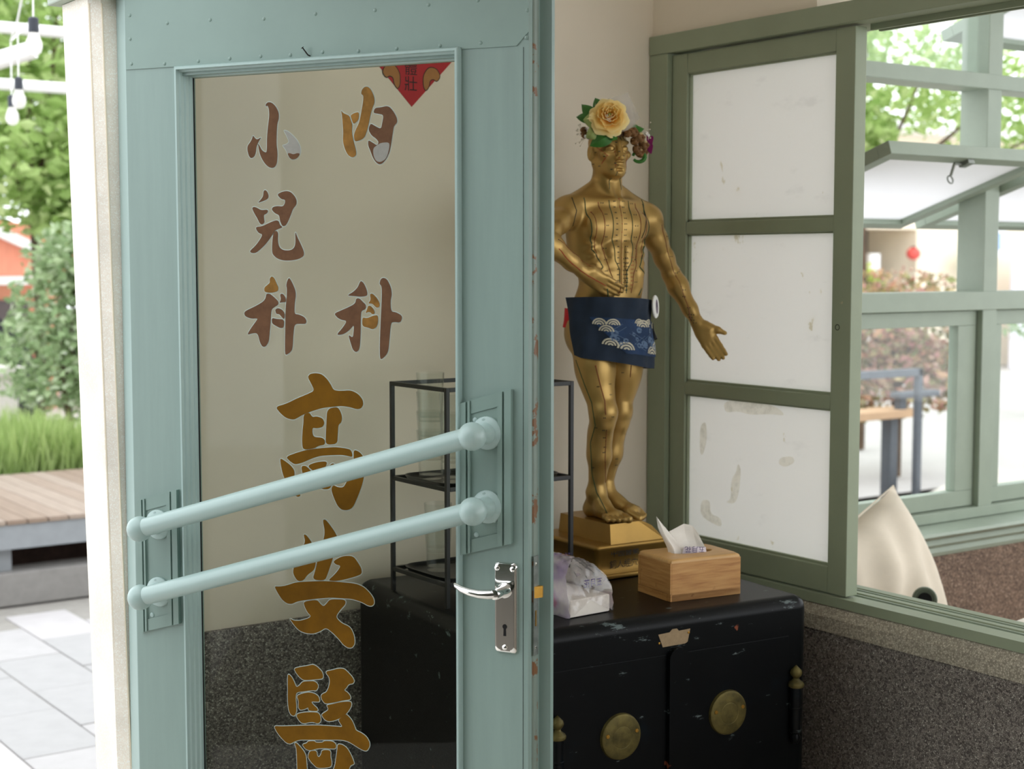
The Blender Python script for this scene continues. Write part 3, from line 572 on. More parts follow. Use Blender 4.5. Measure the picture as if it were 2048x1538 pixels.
# slanting push bars on two fluted plates
def plate(c4):
    (x0, z0), (x1, z1), (x2, z2), (x3, z3) = c4     # TL TR BR BL
    p = part('mounting_plate', B().prism([(x0, z0), (x3, z3), (x2, z2), (x1, z1)], 0, -.004, 'xz'), M_door2, door, smooth=False)
    wd = x1-x0; sl = (z1-z0)/wd
    for a, c in ((0, .11), (.15, .19), (.74, .83), (.87, 1.0)):
        xa, xb = x0+wd*a, x0+wd*c
        sub('flute', B().prism([(xa, z0+sl*wd*a), (xa, z3+sl*wd*a), (xb, z3+sl*wd*c), (xb, z0+sl*wd*c)], -.0038, -.0085, 'xz'), M_door2, p, smooth=False)
    for zz in (z0, z3+.022):
        sub('end_bevel', B().prism([(x0+wd*.2, zz+sl*wd*.2), (x0+wd*.2, zz+sl*wd*.2-.022), (x0+wd*.73, zz+sl*wd*.73-.022), (x0+wd*.73, zz+sl*wd*.73)], -.0038, -.006, 'xz'), M_door2, p, smooth=False)
    for a, zz in ((.28, z0-.034), (.66, z0-.018), (.30, z3+.028), (.66, z3+.045)):
        sub('screw', B().lathe([(.0045, 0), (.0042, .0012), (.003, .0018), (0, .0019)], 12, frame_to((x0+wd*a, -.004, zz+sl*wd*a), (0, -1, 0))), M_bar, p)
    return p
plate([(.690, 1.3175), (.783, 1.344), (.783, 1.092), (.690, 1.065)])
plate([(.0135, 1.1086), (.105, 1.1352), (.105, .8875), (.0135, .861)])
YBAR = -.058
for (ua, za), (ub, zb) in (((.0600, 1.068), (.7382, 1.2705)), ((.0588, .9425), (.7392, 1.149))):
    bar = part('push_bar', B().tube([(ua+.016, YBAR, za+.005), (ub, YBAR, zb)], .0168, 24), M_bar, door)
    for u, z in ((ua, za), (ub, zb)):
        sub('ball_end', B().ball((u, YBAR, z), .0232, 24, 14), M_bar, bar)
        sub('standoff', B().lathe([(0, 0), (.0275, 0), (.0275, .0035), (.0255, .006), (.018, .008), (.0165, .012), (.0155, .016), (.0125, .022), (.012, .05)], 28, frame_to((u, -.004, z), (0, -1, 0))), M_bar, bar)
        for k in range(3):
            a = k*2*PI/3 - .35
            sub('screw', B().lathe([(.0042, 0), (.0036, .0016), (0, .0022)], 10, frame_to((u+.0215*math.cos(a), -.0092, z+.0215*math.sin(a)), (0, -1, 0))), M_bar, bar)
# chrome lever lock
def rrect(x0, z0, x1, z1, r, n=5):
    o = []
    for cx, cz, a0 in ((x1-r, z1-r, 0), (x0+r, z1-r, PI/2), (x0+r, z0+r, PI), (x1-r, z0+r, 1.5*PI)):
        for i in range(n+1):
            a = a0+PI/2*i/n; o.append((cx+r*math.cos(a), cz+r*math.sin(a)))
    return o
b = B(); outl = [(0, 0.0), (.0005, -.004), (.003, -.0068), (.0065, -.0072)]; rings = []
for ins, y in outl:
    rings.append([b.bm.verts.new((p[0], y, p[1])) for p in rrect(.7505+ins, .908+ins, .7925-ins, 1.060-ins, .008)])
for i in range(len(rings)-1):
    n = len(rings[i])
    for k in range(n): b.bm.faces.new((rings[i][k], rings[i][(k+1) % n], rings[i+1][(k+1) % n], rings[i+1][k]))
b.bm.faces.new(rings[-1])
esc = part('escutcheon', b, M_chrome, door)
for u, z in ((.7575, 1.0495), (.7855, 1.0495), (.7715, .9185)):
    sub('screw', B().lathe([(.0046, 0), (.0042, .0016), (.002, .0028), (0, .003)], 14, frame_to((u, -.0072, z), (0, -1, 0))), M_chrome, esc)
sub('keyhole', B().prism([(.7715+.0042*math.cos(a), .953+.0042*math.sin(a)) for a in [(-60+300*i/14)*PI/180 for i in range(15)]]+[(.7690, .9375), (.7740, .9375)], -.0073, -.0076, 'xz'), M_void, esc, smooth=False)
lev = B().lathe([(.0, 0), (.0125, 0), (.0125, .004), (.0105, .008), (.0092, .02), (.0092, .034), (.008, .040), (0, .042)], 24, frame_to((.7715, -.007, 1.0135), (0, -1, 0)))
lp = [(.7715, -.040, 1.0135), (.760, -.044, 1.0125), (.745, -.046, 1.012), (.728, -.046, 1.0135), (.712, -.044, 1.0165), (.699, -.040, 1.0205), (.694, -.036, 1.0225)]
lev.tube(lp, [.0085, .0088, .0078, .0068, .0056, .0042, .002], 16)
part('lever_handle', lev, M_chrome, door)
fp = part('lock_faceplate', B().box(.8172, .006, .906, .8185, .0225, 1.071), M_steel, door, smooth=False)
sub('latch_bolt', B().prism([(.8185, .0065), (.8275, .0185), (.8275, .0215), (.8185, .0215)], 1.002, 1.021, 'xy'), M_brass, fp, smooth=False)
sub('dead_bolt', B().box(.8185, .010, .955, .8192, .014, .981), M_brass, fp, smooth=False)
for z in (1.058, .919): sub('screw', B().lathe([(.003, 0), (.0025, .0008), (0, .001)], 10, frame_to((.8185, .013, z), (1, 0, 0))), M_chrome, fp)

# ================================================================ OLD IRON SAFE
def safe_mat():
    m, t, bs = nt('black_safe_paint'); bs.inputs['Roughness'].default_value = .36; bs.inputs['Specular IOR Level'].default_value = .16
    base = noise(t, 4, 4); r = ramp(t, base.outputs['Fac'], [(.35, S(4,6,7)), (.62, S(8,10,12)), (.8, S(10,24,32))])
    # short pale scratches, denser along the worn upper edge
    sc = noise(t, 30, 6, .7, stretch=(.45, 1, 1.5)); tc = N(t, 'ShaderNodeTexCoord'); sx = N(t, 'ShaderNodeSeparateXYZ'); t.links.new(tc.outputs['Object'], sx.inputs[0])
    up = N(t, 'ShaderNodeMapRange'); up.inputs['From Min'].default_value = .80; up.inputs['From Max'].default_value = .848; t.links.new(sx.outputs['Z'], up.inputs['Value'])
    dn = N(t, 'ShaderNodeMapRange'); dn.inputs['From Min'].default_value = .8675; dn.inputs['From Max'].default_value = .860; t.links.new(sx.outputs['Z'], dn.inputs['Value'])
    wr = N(t, 'ShaderNodeMath', operation='MULTIPLY'); t.links.new(up.outputs[0], wr.inputs[0]); t.links.new(dn.outputs[0], wr.inputs[1])
    ad = N(t, 'ShaderNodeMath', operation='MULTIPLY_ADD'); t.links.new(wr.outputs[0], ad.inputs[0]); ad.inputs[1].default_value = .055; t.links.new(sc.outputs['Fac'], ad.inputs[2])
    k = ramp(t, ad.outputs[0], [(.635, (0,0,0,1)), (.69, (.7,.7,.7,1))])
    rg = noise(t, 15, 3, .5); k2 = ramp(t, rg.outputs['Fac'], [(.725, (0,0,0,1)), (.735, (1,1,1,1))])
    m1 = N(t, 'ShaderNodeMix', data_type='RGBA'); t.links.new(k.outputs['Color'], m1.inputs['Factor']); t.links.new(r.outputs['Color'], m1.inputs['A']); m1.inputs['B'].default_value = S(116,128,128)
    m2 = N(t, 'ShaderNodeMix', data_type='RGBA'); t.links.new(k2.outputs['Color'], m2.inputs['Factor']); t.links.new(m1.outputs['Result'], m2.inputs['A']); m2.inputs['B'].default_value = S(126,70,50)
    t.links.new(m2.outputs['Result'], bs.inputs['Base Color'])
    return m
M_safe = safe_mat()
M_oldbrass = plain('tarnished_brass', S(94,84,44), .55, .6, var=.45, scale=40, bmp=.2)
M_tag = plain('aged_paper', S(150,128,98), .85, var=.12, scale=90)
SO = (1.543, 2.236, 0); SRZ = math.radians(-5.5); SH = .868
safe = thing('iron_safe', 'old black iron safe with brass keyhole discs standing in the corner', 'safe', SO, SRZ)
part('body', B().box(0, 0, .03, .74, .615, SH, .026, 5), M_safe, safe)
for x in (.08, .66):
    for y in (.08, .53): part('foot', B().lathe([(0, 0), (.03, 0), (.034, .012), (.028, .031)], 16, Matrix.Translation((x, y, 0))), M_safe, safe)
for x0, x1 in ((.115, .3805), (.4305, .685)):
    part('door_panel', B().box(x0, -.0015, .07, x1, .004, .79, .001), M_safe, safe)
arch = [(.382, .08)]+[(.4055-.0235*math.cos(PI*i/10), .782+.0215*math.sin(PI*i/10)) for i in range(11)]+[(.429, .08)]
part('centre_strip', B().prism(arch, -.011, .004, 'xz'), M_safe, safe, smooth=False)
for x, z in ((.273, .646), (.529, .655)):
    d = part('keyhole_cover', B().lathe([(0, .0095), (.020, .0095), (.0215, .0085), (.023, .0092), (.040, .0080), (.0440, .0055), (.0455, 0), (0, 0)], 40, frame_to((x, -.0015, z), (0, -1, 0))), M_oldbrass, safe)
    for a in (2.95, .25):
        sub('screw', B().lathe([(.0042, 0), (.0036, .0016), (0, .002)], 10, frame_to((x+.034*math.cos(a), -.0097, z+.034*math.sin(a)), (0, -1, 0))), M_brass, d)
for x, z in ((.128, .711), (.699, .73)):
    h = part('hinge', B().lathe([(.0, -.165), (.006, -.163), (.010, -.155), (.011, -.150), (.008, -.143), (.0125, -.139), (.0125, -.134), (.0115, -.133), (.0115, -.092), (.0125, -.091), (.0125, -.088), (.0115, -.087), (.0115, -.047)], 18, Matrix.Translation((x, -.009, z))), M_safe, safe)
    sub('finial', B().lathe([(.0115, -.047), (.016, -.045), (.017, -.040), (.015, -.036), (.008, -.031), (.006, -.027), (.0105, -.022), (.0125, -.017), (.011, -.011), (.005, -.005), (0, 0)], 18, Matrix.Translation((x, -.009, z))), M_oldbrass, h)
tg = part('paper_tag', B().prism([(.361, .832), (.388, .8335), (.394, .839), (.405, .839), (.410, .834), (.437, .835), (.431, .810), (.425, .807), (.372, .806)], -.0008, .0005, 'xz'), M_tag, safe, smooth=False)
for x, z in ((.363, .815), (.433, .828)): sub('tack', B().lathe([(.0025, 0), (.002, .0015), (0, .002)], 8, frame_to((x, -.0008, z), (0, -1, 0))), M_brass, tg)

# ================================================================ WIRE RACK WITH TUMBLERS
RX0, RX1, RY0, RY1, RZ0, RZ1 = 1.607, 1.912, 2.492, 2.700, SH, 1.304
rack = thing('wire_rack', 'black metal wire rack of two tiers standing on the safe', 'rack', ((RX0+RX1)/2, (RY0+RY1)/2, SH))
e = .0042
for x in (RX0, RX1):
    for y in (RY0, RY1): wpart('post', B().box(x-e, y-e, SH+.0002, x+e, y+e, RZ1, .0008), M_black, rack)
for z in (RZ1-e, 1.104, .914):
    for y in (RY0, RY1): wpart('rail', B().box(RX0+e, y-e, z-e, RX1-e, y+e, z+e, .0008), M_black, rack)
    for x in (RX0, RX1): wpart('rail', B().box(x-e, RY0+e, z-e, x+e, RY1-e, z+e, .0008), M_black, rack)
M_tray = plain('black_tray', S(18,18,19), .35, var=.2, scale=30)
for z in (1.104, .914):
    q = B(); hx, hy = (RX1-RX0)/2-.007, (RY1-RY0)/2-.007; cx, cy = (RX0+RX1)/2, (RY0+RY1)/2; rings = []
    for k, zz in ((.0, 0.0), (.90, 0.0), (.96, .003), (1.0, .012), (.985, .012), (.95, .006), (.89, .0025), (0, .0025)):
        o = rrect(-hx*max(k, .02), -hy*max(k, .02), hx*max(k, .02), hy*max(k, .02), .04*max(k, .02), 5)
        rings.append([q.bm.verts.new((cx+p[0], cy+p[1], z-.0035+zz)) for p in o])
    for i in range(len(rings)-1):
        n = len(rings[i])
        for k in range(n): q.bm.faces.new((rings[i][k], rings[i][(k+1) % n], rings[i+1][(k+1) % n], rings[i+1][k]))
    wpart('tray', q, M_tray, rack)
tum = [(0, .0), (.0225, .0), (.0238, .002), (.0252, .04), (.0292, .1), (.0284, .1003), (.0238, .042), (.0226, .009), (0, .0085)]
tme = B().lathe(tum, 28).mesh('tumbler', True); tme.materials.append(M_tumbler)
stacks = [((1.662, 2.640), 1.1048, 4, ['lowest', 'second from bottom', 'third from bottom', 'top'], 'four clear tumblers stacked on the upper rack tier'),
          ((1.676, 2.575), 1.1048, 3, ['lowest', 'middle', 'top'], 'three tumblers beside the door stile on the upper rack tier'),
          ((1.672, 2.628), .9148, 2, ['lower', 'upper'], 'two clear tumblers on the lower rack tier')]
for (x, y), z0, n, nm, where in stacks:
    for i in range(n):
        o = bpy.data.objects.new('drinking_glass', tme); COL.objects.link(o)
        o.location = (x, y, z0+i*.0395)
        tag(o, '%s glass of the %s' % (nm[i], where), 'glass', 'tumblers stacked in the wire rack')

# ================================================================ TISSUE PACKET (plastic film)
M_tis = plain('white_tissue', S(236,228,218), .9, var=.03, scale=60, bmp=.2)
def film_mat():
    m = bpy.data.materials.new('lilac_film'); m.use_nodes = True; t = m.node_tree
    t.nodes.remove(t.nodes['Principled BSDF']); out = t.nodes['Material Output']
    n = noise(t, 16, 2, .5); r = ramp(t, n.outputs['Fac'], [(.34, S(190,170,206)), (.50, S(226,216,224)), (.60, S(204,186,214)), (.66, S(208,140,176))])
    df = N(t, 'ShaderNodeBsdfDiffuse'); tl = N(t, 'ShaderNodeBsdfTranslucent'); tr = N(t, 'ShaderNodeBsdfTransparent'); gl = N(t, 'ShaderNodeBsdfGlossy'); gl.inputs['Roughness'].default_value = .12
    t.links.new(r.outputs['Color'], df.inputs['Color']); t.links.new(r.outputs['Color'], tl.inputs['Color'])
    a = N(t, 'ShaderNodeMixShader'); a.inputs['Fac'].default_value = .45; t.links.new(df.outputs[0], a.inputs[1]); t.links.new(tl.outputs[0], a.inputs[2])
    c = N(t, 'ShaderNodeMixShader'); c.inputs['Fac'].default_value = .62; t.links.new(tr.outputs[0], c.inputs[1]); t.links.new(a.outputs[0], c.inputs[2])
    lw = N(t, 'ShaderNodeLayerWeight'); lw.inputs['Blend'].default_value = .3
    mx = N(t, 'ShaderNodeMixShader'); t.links.new(lw.outputs['Fresnel'], mx.inputs['Fac']); t.links.new(c.outputs[0], mx.inputs[1]); t.links.new(gl.outputs[0], mx.inputs[2])
    t.links.new(mx.outputs[0], out.inputs['Surface']); return m
M_film = film_mat()
M_clearfilm = clear('clear_film', (.95,.94,.94,1), .06, .12, .22, (.9,.86,.86,1), 30)
M_purple = plain('purple_ink', S(70,50,112), .6, var=.05)
M_pink = plain('pink_print', S(206,120,156), .6, var=.08, scale=60)
pk = thing('tissue_packet', 'opened lilac plastic tissue packet lying on the safe beside the door', 'tissues', (1.7460, 2.2764, SH), math.radians(2))
random.seed(4)
part('tissue_stack', B().box(.004, .006, .0006, .106, .18, .036, .004), M_tis, pk)
def film(fn, nu, nv, name, mat, th=.0004):
    return part(name, B().grid(fn, nu, nv), mat, pk)
def rz(a, b, t): return a+(b-a)*t
def crump(x, y, z, k=.0022):
    return k*(math.sin(x*210+z*130)*math.cos(y*170-z*90)+.5*math.sin(x*420+y*310+z*260))
# section profile round the packet: bottom-left, up the left side, over the ridge, down the right side
PROF = [(0, 0), (-.001, .02), (-.002, .045), (0, .066), (.006, .085), (.018, .102), (.034, .110), (.052, .108), (.070, .099), (.088, .086), (.103, .070), (.110, .050), (.111, .025), (.110, 0)]
def wrap(u, v):
    k = u*(len(PROF)-1); i = min(int(k), len(PROF)-2); f = k-i
    x = rz(PROF[i][0], PROF[i+1][0], f); z = rz(PROF[i][1], PROF[i+1][1], f)
    y = .002+.186*v; s = 1-.25*max(0, (v-.7)/.3)
    y0 = y + (.028*(z/.11)**2)*(1-v)
    return (x+crump(x, y, z), y0, max(.0004, z*s+crump(y, z, x)))
film(wrap, 39, 20, 'film_wrap', M_film)
def front(u, v):
    # clear end flap between the stack and the lilac wrap
    k = u*(len(PROF)-1); i = min(int(k), len(PROF)-2); f = k-i
    x = rz(PROF[i][0], PROF[i+1][0], f); z = rz(PROF[i][1], PROF[i+1][1], f)
    cx, cz = .055, .03
    xx, zz = rz(cx, x, v), rz(cz, z, v)
    return (xx, .002+.028*(zz/.11)**2-.006*math.sin(PI*v)*(1 if zz > .036 else .1)+crump(xx, zz, .3, .0015), max(.0004, zz))
film(front, 26, 8, 'film_end', M_clearfilm)
text('lettering', '五月花', .016, M_purple, pk, Matrix.Translation((.062, -.0062+.012, .062)) @ Matrix.Rotation(PI/2, 4, 'X') @ Matrix.Diagonal((-1, 1.1, 1, 1)))
text('lettering', '五月', .020, M_purple, pk, Matrix.Translation((.036, .066, .1138)) @ Matrix.Rotation(2.6, 4, 'Z'))

# ================================================================ BAMBOO TISSUE BOX
def bamboo():
    m, t, bs = nt('bamboo'); bs.inputs['Roughness'].default_value = .42
    n = noise(t, 9, 4, .6, stretch=(1.2, 1.2, 16)); r = ramp(t, n.outputs['Fac'], [(.3, S(164,110,56)), (.5, S(190,138,78)), (.72, S(204,156,96))])
    n2 = noise(t, 30, 3, .7, stretch=(1, 1, 1)); k = ramp(t, n2.outputs['Fac'], [(.66, (1,1,1,1)), (.74, (.62,.50,.40,1))])
    mm = N(t, 'ShaderNodeMix', data_type='RGBA', blend_type='MULTIPLY'); mm.inputs['Factor'].default_value = .8
    t.links.new(r.outputs['Color'], mm.inputs['A']); t.links.new(k.outputs['Color'], mm.inputs['B']); t.links.new(mm.outputs['Result'], bs.inputs['Base Color'])
    return m
M_bam = bamboo()
M_bamtop = plain('bamboo_top', S(206,160,100), .4, var=.1, scale=10, stretch=(1, 18, 1))
tb = thing('tissue_box', 'bamboo tissue box with an oval slot standing on the safe', 'tissue box', (2.0003, 2.2792, SH), math.radians(-8.0))
BW, BD, BH = .172, .121, .086
part('base_board', B().box(.001, .0, .0004, BW-.001, BD, .015, .0006).box(.0, .012, .0004, .002, BD, .015), M_bam, tb, smooth=False)
part('front_panel', B().box(.004, 0, .0005, BW, .008, BH-.008, .0006), M_bam, tb, smooth=False)
part('back_panel', B().box(0, BD-.008, .0155, BW, BD, BH-.008, .0006), M_bam, tb, smooth=False)
part('side_panel', B().box(0.0005, 0.006, .0155, .008, BD-.008, BH-.008, .0006).box(.0005, .0005, .0155, .0055, .008, BH-.008), M_bam, tb, smooth=False)
part('side_panel', B().box(BW-.008, .008, .0155, BW, BD-.008, BH-.008, .0006), M_bam, tb, smooth=False)
part('corner_slot', B().box(.0012, .0002, .0005, .0042, .003, .0150), M_void, tb, smooth=False)
q = B(); n = 40
def lidring(ins, z):
    o = []
    for i in range(n):
        a = 2*PI*i/n; c, s = math.cos(a), math.sin(a); k = max(abs(c)/(BW/2-ins), abs(s)/(BD/2-ins)); o.append((BW/2+c/k, BD/2+s/k, z))
    return o
def hole(rx, ry, z): return [(BW/2+.006+rx*math.cos(2*PI*i/n), BD/2+ry*math.sin(2*PI*i/n), z) for i in range(n)]
rings = [[q.bm.verts.new(p) for p in rg] for rg in (lidring(0, BH-.008), lidring(0, BH-.005), lidring(.0015, BH-.002), lidring(.005, BH), hole(.050, .020, BH), hole(.0485, .0185, BH-.001), hole(.0485, .0185, BH-.008), lidring(0, BH-.008))]
for i in range(len(rings)-1):
    for k in range(n): q.bm.faces.new((rings[i][k], rings[i][(k+1) % n], rings[i+1][(k+1) % n], rings[i+1][k]))
part('top_panel', q, M_bamtop, tb)
# pulled-up tissue in the slot
ts = thing('tissue', 'white tissue pulled up through the slot of the bamboo box', 'tissue', (2.0930, 2.3270, SH+BH-.02), math.radians(-35))
M_paper = plain('tissue_paper', S(240,234,226), .95, var=.02, scale=80, bmp=.1)
def strip(rows, name, nu=10, nv=10, amp=.0015, mat=M_paper, th=.0005):
    """surface through rows of points (each row a polyline), local x to the right, y away, z up"""
    def ev(pl, t):
        k = t*(len(pl)-1); i = min(int(k), len(pl)-2); f = k-i
        return Vector(pl[i]).lerp(Vector(pl[i+1]), f)
    def fn(u, v):
        k = u*(len(rows)-1); i = min(int(k), len(rows)-2); f = k-i; f = f*f*(3-2*f)
        p = ev(rows[i], v).lerp(ev(rows[i+1], v), f)
        return (p.x, p.y+amp*math.sin(9*u+5*v)*math.sin(4*v), p.z)
    return part(name, B().grid(fn, nu, nv).thick(th), mat, ts)
strip([[(-.040, -.004, .0), (-.046, -.012, .03), (-.066, -.018, .07), (-.070, -.018, .096)],
       [(-.028, -.010, .0), (-.034, -.016, .032), (-.054, -.020, .062), (-.068, -.020, .094)],
       [(-.010, -.006, .0), (-.020, -.008, .03), (-.036, -.010, .055), (-.058, -.016, .080)]], 'tissue_wing')
strip([[(-.012, -.004, .0), (-.022, -.006, .03), (-.034, -.006, .052), (-.042, -.004, .062)],
       [(.006, .004, .0), (.0, .006, .03), (-.008, .010, .055), (-.010, .012, .076)],
       [(.020, .004, .0), (.018, .008, .03), (.012, .012, .054), (.008, .012, .072)],
       [(.034, .0, .0), (.033, .004, .03), (.026, .008, .042), (.020, .010, .056)]], 'tissue_wing')
strip([[(-.018, -.012, .004), (-.016, -.012, .014), (-.012, -.009, .030)], [(.012, -.013, .004), (.012, -.012, .014), (.012, -.008, .032)], [(.036, -.008, .004), (.036, -.006, .014), (.034, -.003, .030)]], 'wrapper_edge', amp=.0004, mat=plain('white_wrapper', S(232,222,232), .4, var=.04, scale=40))
text('lettering', '五月花', .014, M_purple, ts, Matrix.Translation((.010, -.0142, .0275)) @ Matrix.Rotation(PI/2-.15, 4, 'X') @ Matrix.Rotation(PI, 4, 'Z'))

# ================================================================ RED PAPER ON THE BACK WALL
rp = thing('red_paper_diamond', 'red diamond paper with black characters and muscular arms on the back wall', 'paper', (1.7582, YB, 1.885))
hd = .12
part('sheet', B().prism([(0, 0), (hd, hd), (0, 2*hd), (-hd, hd)], -.0010, -.0002, 'xz'), M_red, rp, smooth=False)
text('lettering', '身\n強\n體\n壯', .034, M_ink, rp, Matrix.Translation((-.002, -.0012, .098)) @ Matrix.Rotation(PI/2, 4, 'X'))
for sg in (-1, 1):
    arm = [(sg*.074, .070), (sg*.064, .086), (sg*.044, .088), (sg*.030, .070), (sg*.030, .046), (sg*.036, .036), (sg*.044, .046), (sg*.046, .060), (sg*.056, .064), (sg*.064, .058)]
    arm = chaikin(arm, 2)
    part('arm_print', B().poly([(p[0], -.0012, p[1]) for p in offset(arm, .0018)]), M_ink, rp, smooth=False)
    part('arm_print', B().poly([(p[0], -.0014, p[1]) for p in arm]), M_tan, rp, smooth=False)

# ================================================================ GOLDEN ACUPUNCTURE MANNEQUIN
class Field:
    """signed distance field sampled on a grid; shapes are blended in one after another"""
    def __init__(s, lo, hi, h):
        s.lo = np.array(lo, float); s.h = h
        s.n = np.ceil((np.array(hi)-s.lo)/h).astype(int)+1
        s.ax = [s.lo[i]+h*np.arange(s.n[i]) for i in range(3)]
        s.f = np.full(s.n, .06, np.float32); s.turn = None
    def _apply(s, lo, hi, fn, k, sub=False):
        pad = k+.012
        a = np.clip(np.floor((np.array(lo)-pad-s.lo)/s.h).astype(int), 0, s.n-1); b = np.clip(np.ceil((np.array(hi)+pad-s.lo)/s.h).astype(int)+1, 1, s.n)
        if (b <= a).any(): return
        X = s.ax[0][a[0]:b[0], None, None]; Y = s.ax[1][None, a[1]:b[1], None]; Z = s.ax[2][None, None, a[2]:b[2]]
        d = fn(X, Y, Z).astype(np.float32)
        sl = (slice(a[0], b[0]), slice(a[1], b[1]), slice(a[2], b[2])); f = s.f[sl]
        k = max(k, 1e-5)
        if sub:
            d = -d; h = np.maximum(k-np.abs(f-d), 0)/k; s.f[sl] = np.maximum(f, d)+h*h*k*.25
        else:
            h = np.maximum(k-np.abs(f-d), 0)/k; s.f[sl] = np.minimum(f, d)-h*h*k*.25
    def ell(s, c, r, k=.012, rot=None, sub=False):
        c = np.array(c, float); r = np.array(r, float); R = np.array(rot) if rot is not None else None
        if s.turn is not None: c = s.turn @ c; R = s.turn if R is None else s.turn @ R
        m = r.max() if R is not None else r
        def fn(X, Y, Z):
            x, y, z = X-c[0], Y-c[1], Z-c[2]
            if R is not None:
                x, y, z = (R[0][0]*x+R[1][0]*y+R[2][0]*z, R[0][1]*x+R[1][1]*y+R[2][1]*z, R[0][2]*x+R[1][2]*y+R[2][2]*z)
            k0 = np.sqrt((x/r[0])**2+(y/r[1])**2+(z/r[2])**2)+1e-9
            k1 = np.sqrt((x/r[0]**2)**2+(y/r[1]**2)**2+(z/r[2]**2)**2)+1e-9
            return k0*(k0-1)/k1
        s._apply(c-m, c+m, fn, k, sub)
    def cone(s, p, q, r0, r1, k=.010, sub=False, flat=None):
        p = np.array(p, float); q = np.array(q, float)
        if s.turn is not None: p = s.turn @ p; q = s.turn @ q
        d = q-p; L2 = d@d
        def fn(X, Y, Z):
            x, y, z = X-p[0], Y-p[1], Z-p[2]
            t = np.clip((x*d[0]+y*d[1]+z*d[2])/L2, 0, 1)
            return np.sqrt((x-t*d[0])**2+(y-t*d[1])**2+(z-t*d[2])**2)-(r0+(r1-r0)*t)
        m = max(r0, r1)
        s._apply(np.minimum(p, q)-m, np.maximum(p, q)+m, fn, k, sub)
    def chain(s, pts, rs, k=.010):
        for i in range(len(pts)-1): s.cone(pts[i], pts[i+1], rs[i], rs[i+1], k)
    def surface(s):
        """surface nets: one vertex per mixed cell, one quad per crossed edge"""
        f = s.f; n = s.n; neg = f < 0
        c = neg[:-1,:-1,:-1].astype(np.int8)
        cnt = np.zeros(n-1, np.int8)
        for dx in (0, 1):
            for dy in (0, 1):
                for dz in (0, 1): cnt += neg[dx:n[0]-1+dx, dy:n[1]-1+dy, dz:n[2]-1+dz]
        act = (cnt > 0) & (cnt < 8); idx = np.argwhere(act)
        ids = np.full(n-1, -1, np.int64); ids[act] = np.arange(len(idx))
        acc = np.zeros((len(idx), 3)); num = np.zeros(len(idx))
        corners = [(i, j, k) for i in (0, 1) for j in (0, 1) for k in (0, 1)]
        for a in corners:
            for ax in range(3):
                if a[ax]: continue
                bb = list(a); bb[ax] = 1
                fa = f[idx[:,0]+a[0], idx[:,1]+a[1], idx[:,2]+a[2]]; fb = f[idx[:,0]+bb[0], idx[:,1]+bb[1], idx[:,2]+bb[2]]
                m = (fa < 0) != (fb < 0); t = np.where(m, fa/np.where(m, fa-fb, 1), 0)
                p = np.array(a, float)[None].repeat(len(idx), 0); p[:, ax] += t
                acc[m] += p[m]; num[m] += 1
        V = s.lo+(idx+acc/num[:, None])*s.h; Q = []
        for ax in range(3):
            o1, o2 = (ax+1) % 3, (ax+2) % 3
            sl0 = [slice(1, n[i]-1) for i in range(3)]; sl1 = list(sl0); sl0[ax] = slice(0, n[ax]-1); sl1[ax] = slice(1, n[ax])
            A, C = neg[tuple(sl0)], neg[tuple(sl1)]; e = np.argwhere(A != C); flip = A[tuple(e.T)]
            base = e.copy(); base[:, o1] += 1; base[:, o2] += 1
            def cell(d1, d2):
                q = base.copy(); q[:, o1] -= d1; q[:, o2] -= d2; return ids[tuple(q.T)]
            q = np.stack([cell(1, 1), cell(0, 1), cell(0, 0), cell(1, 0)], 1)
            q[~flip] = q[~flip][:, ::-1]; Q.append(q)
        return V, np.concatenate(Q)

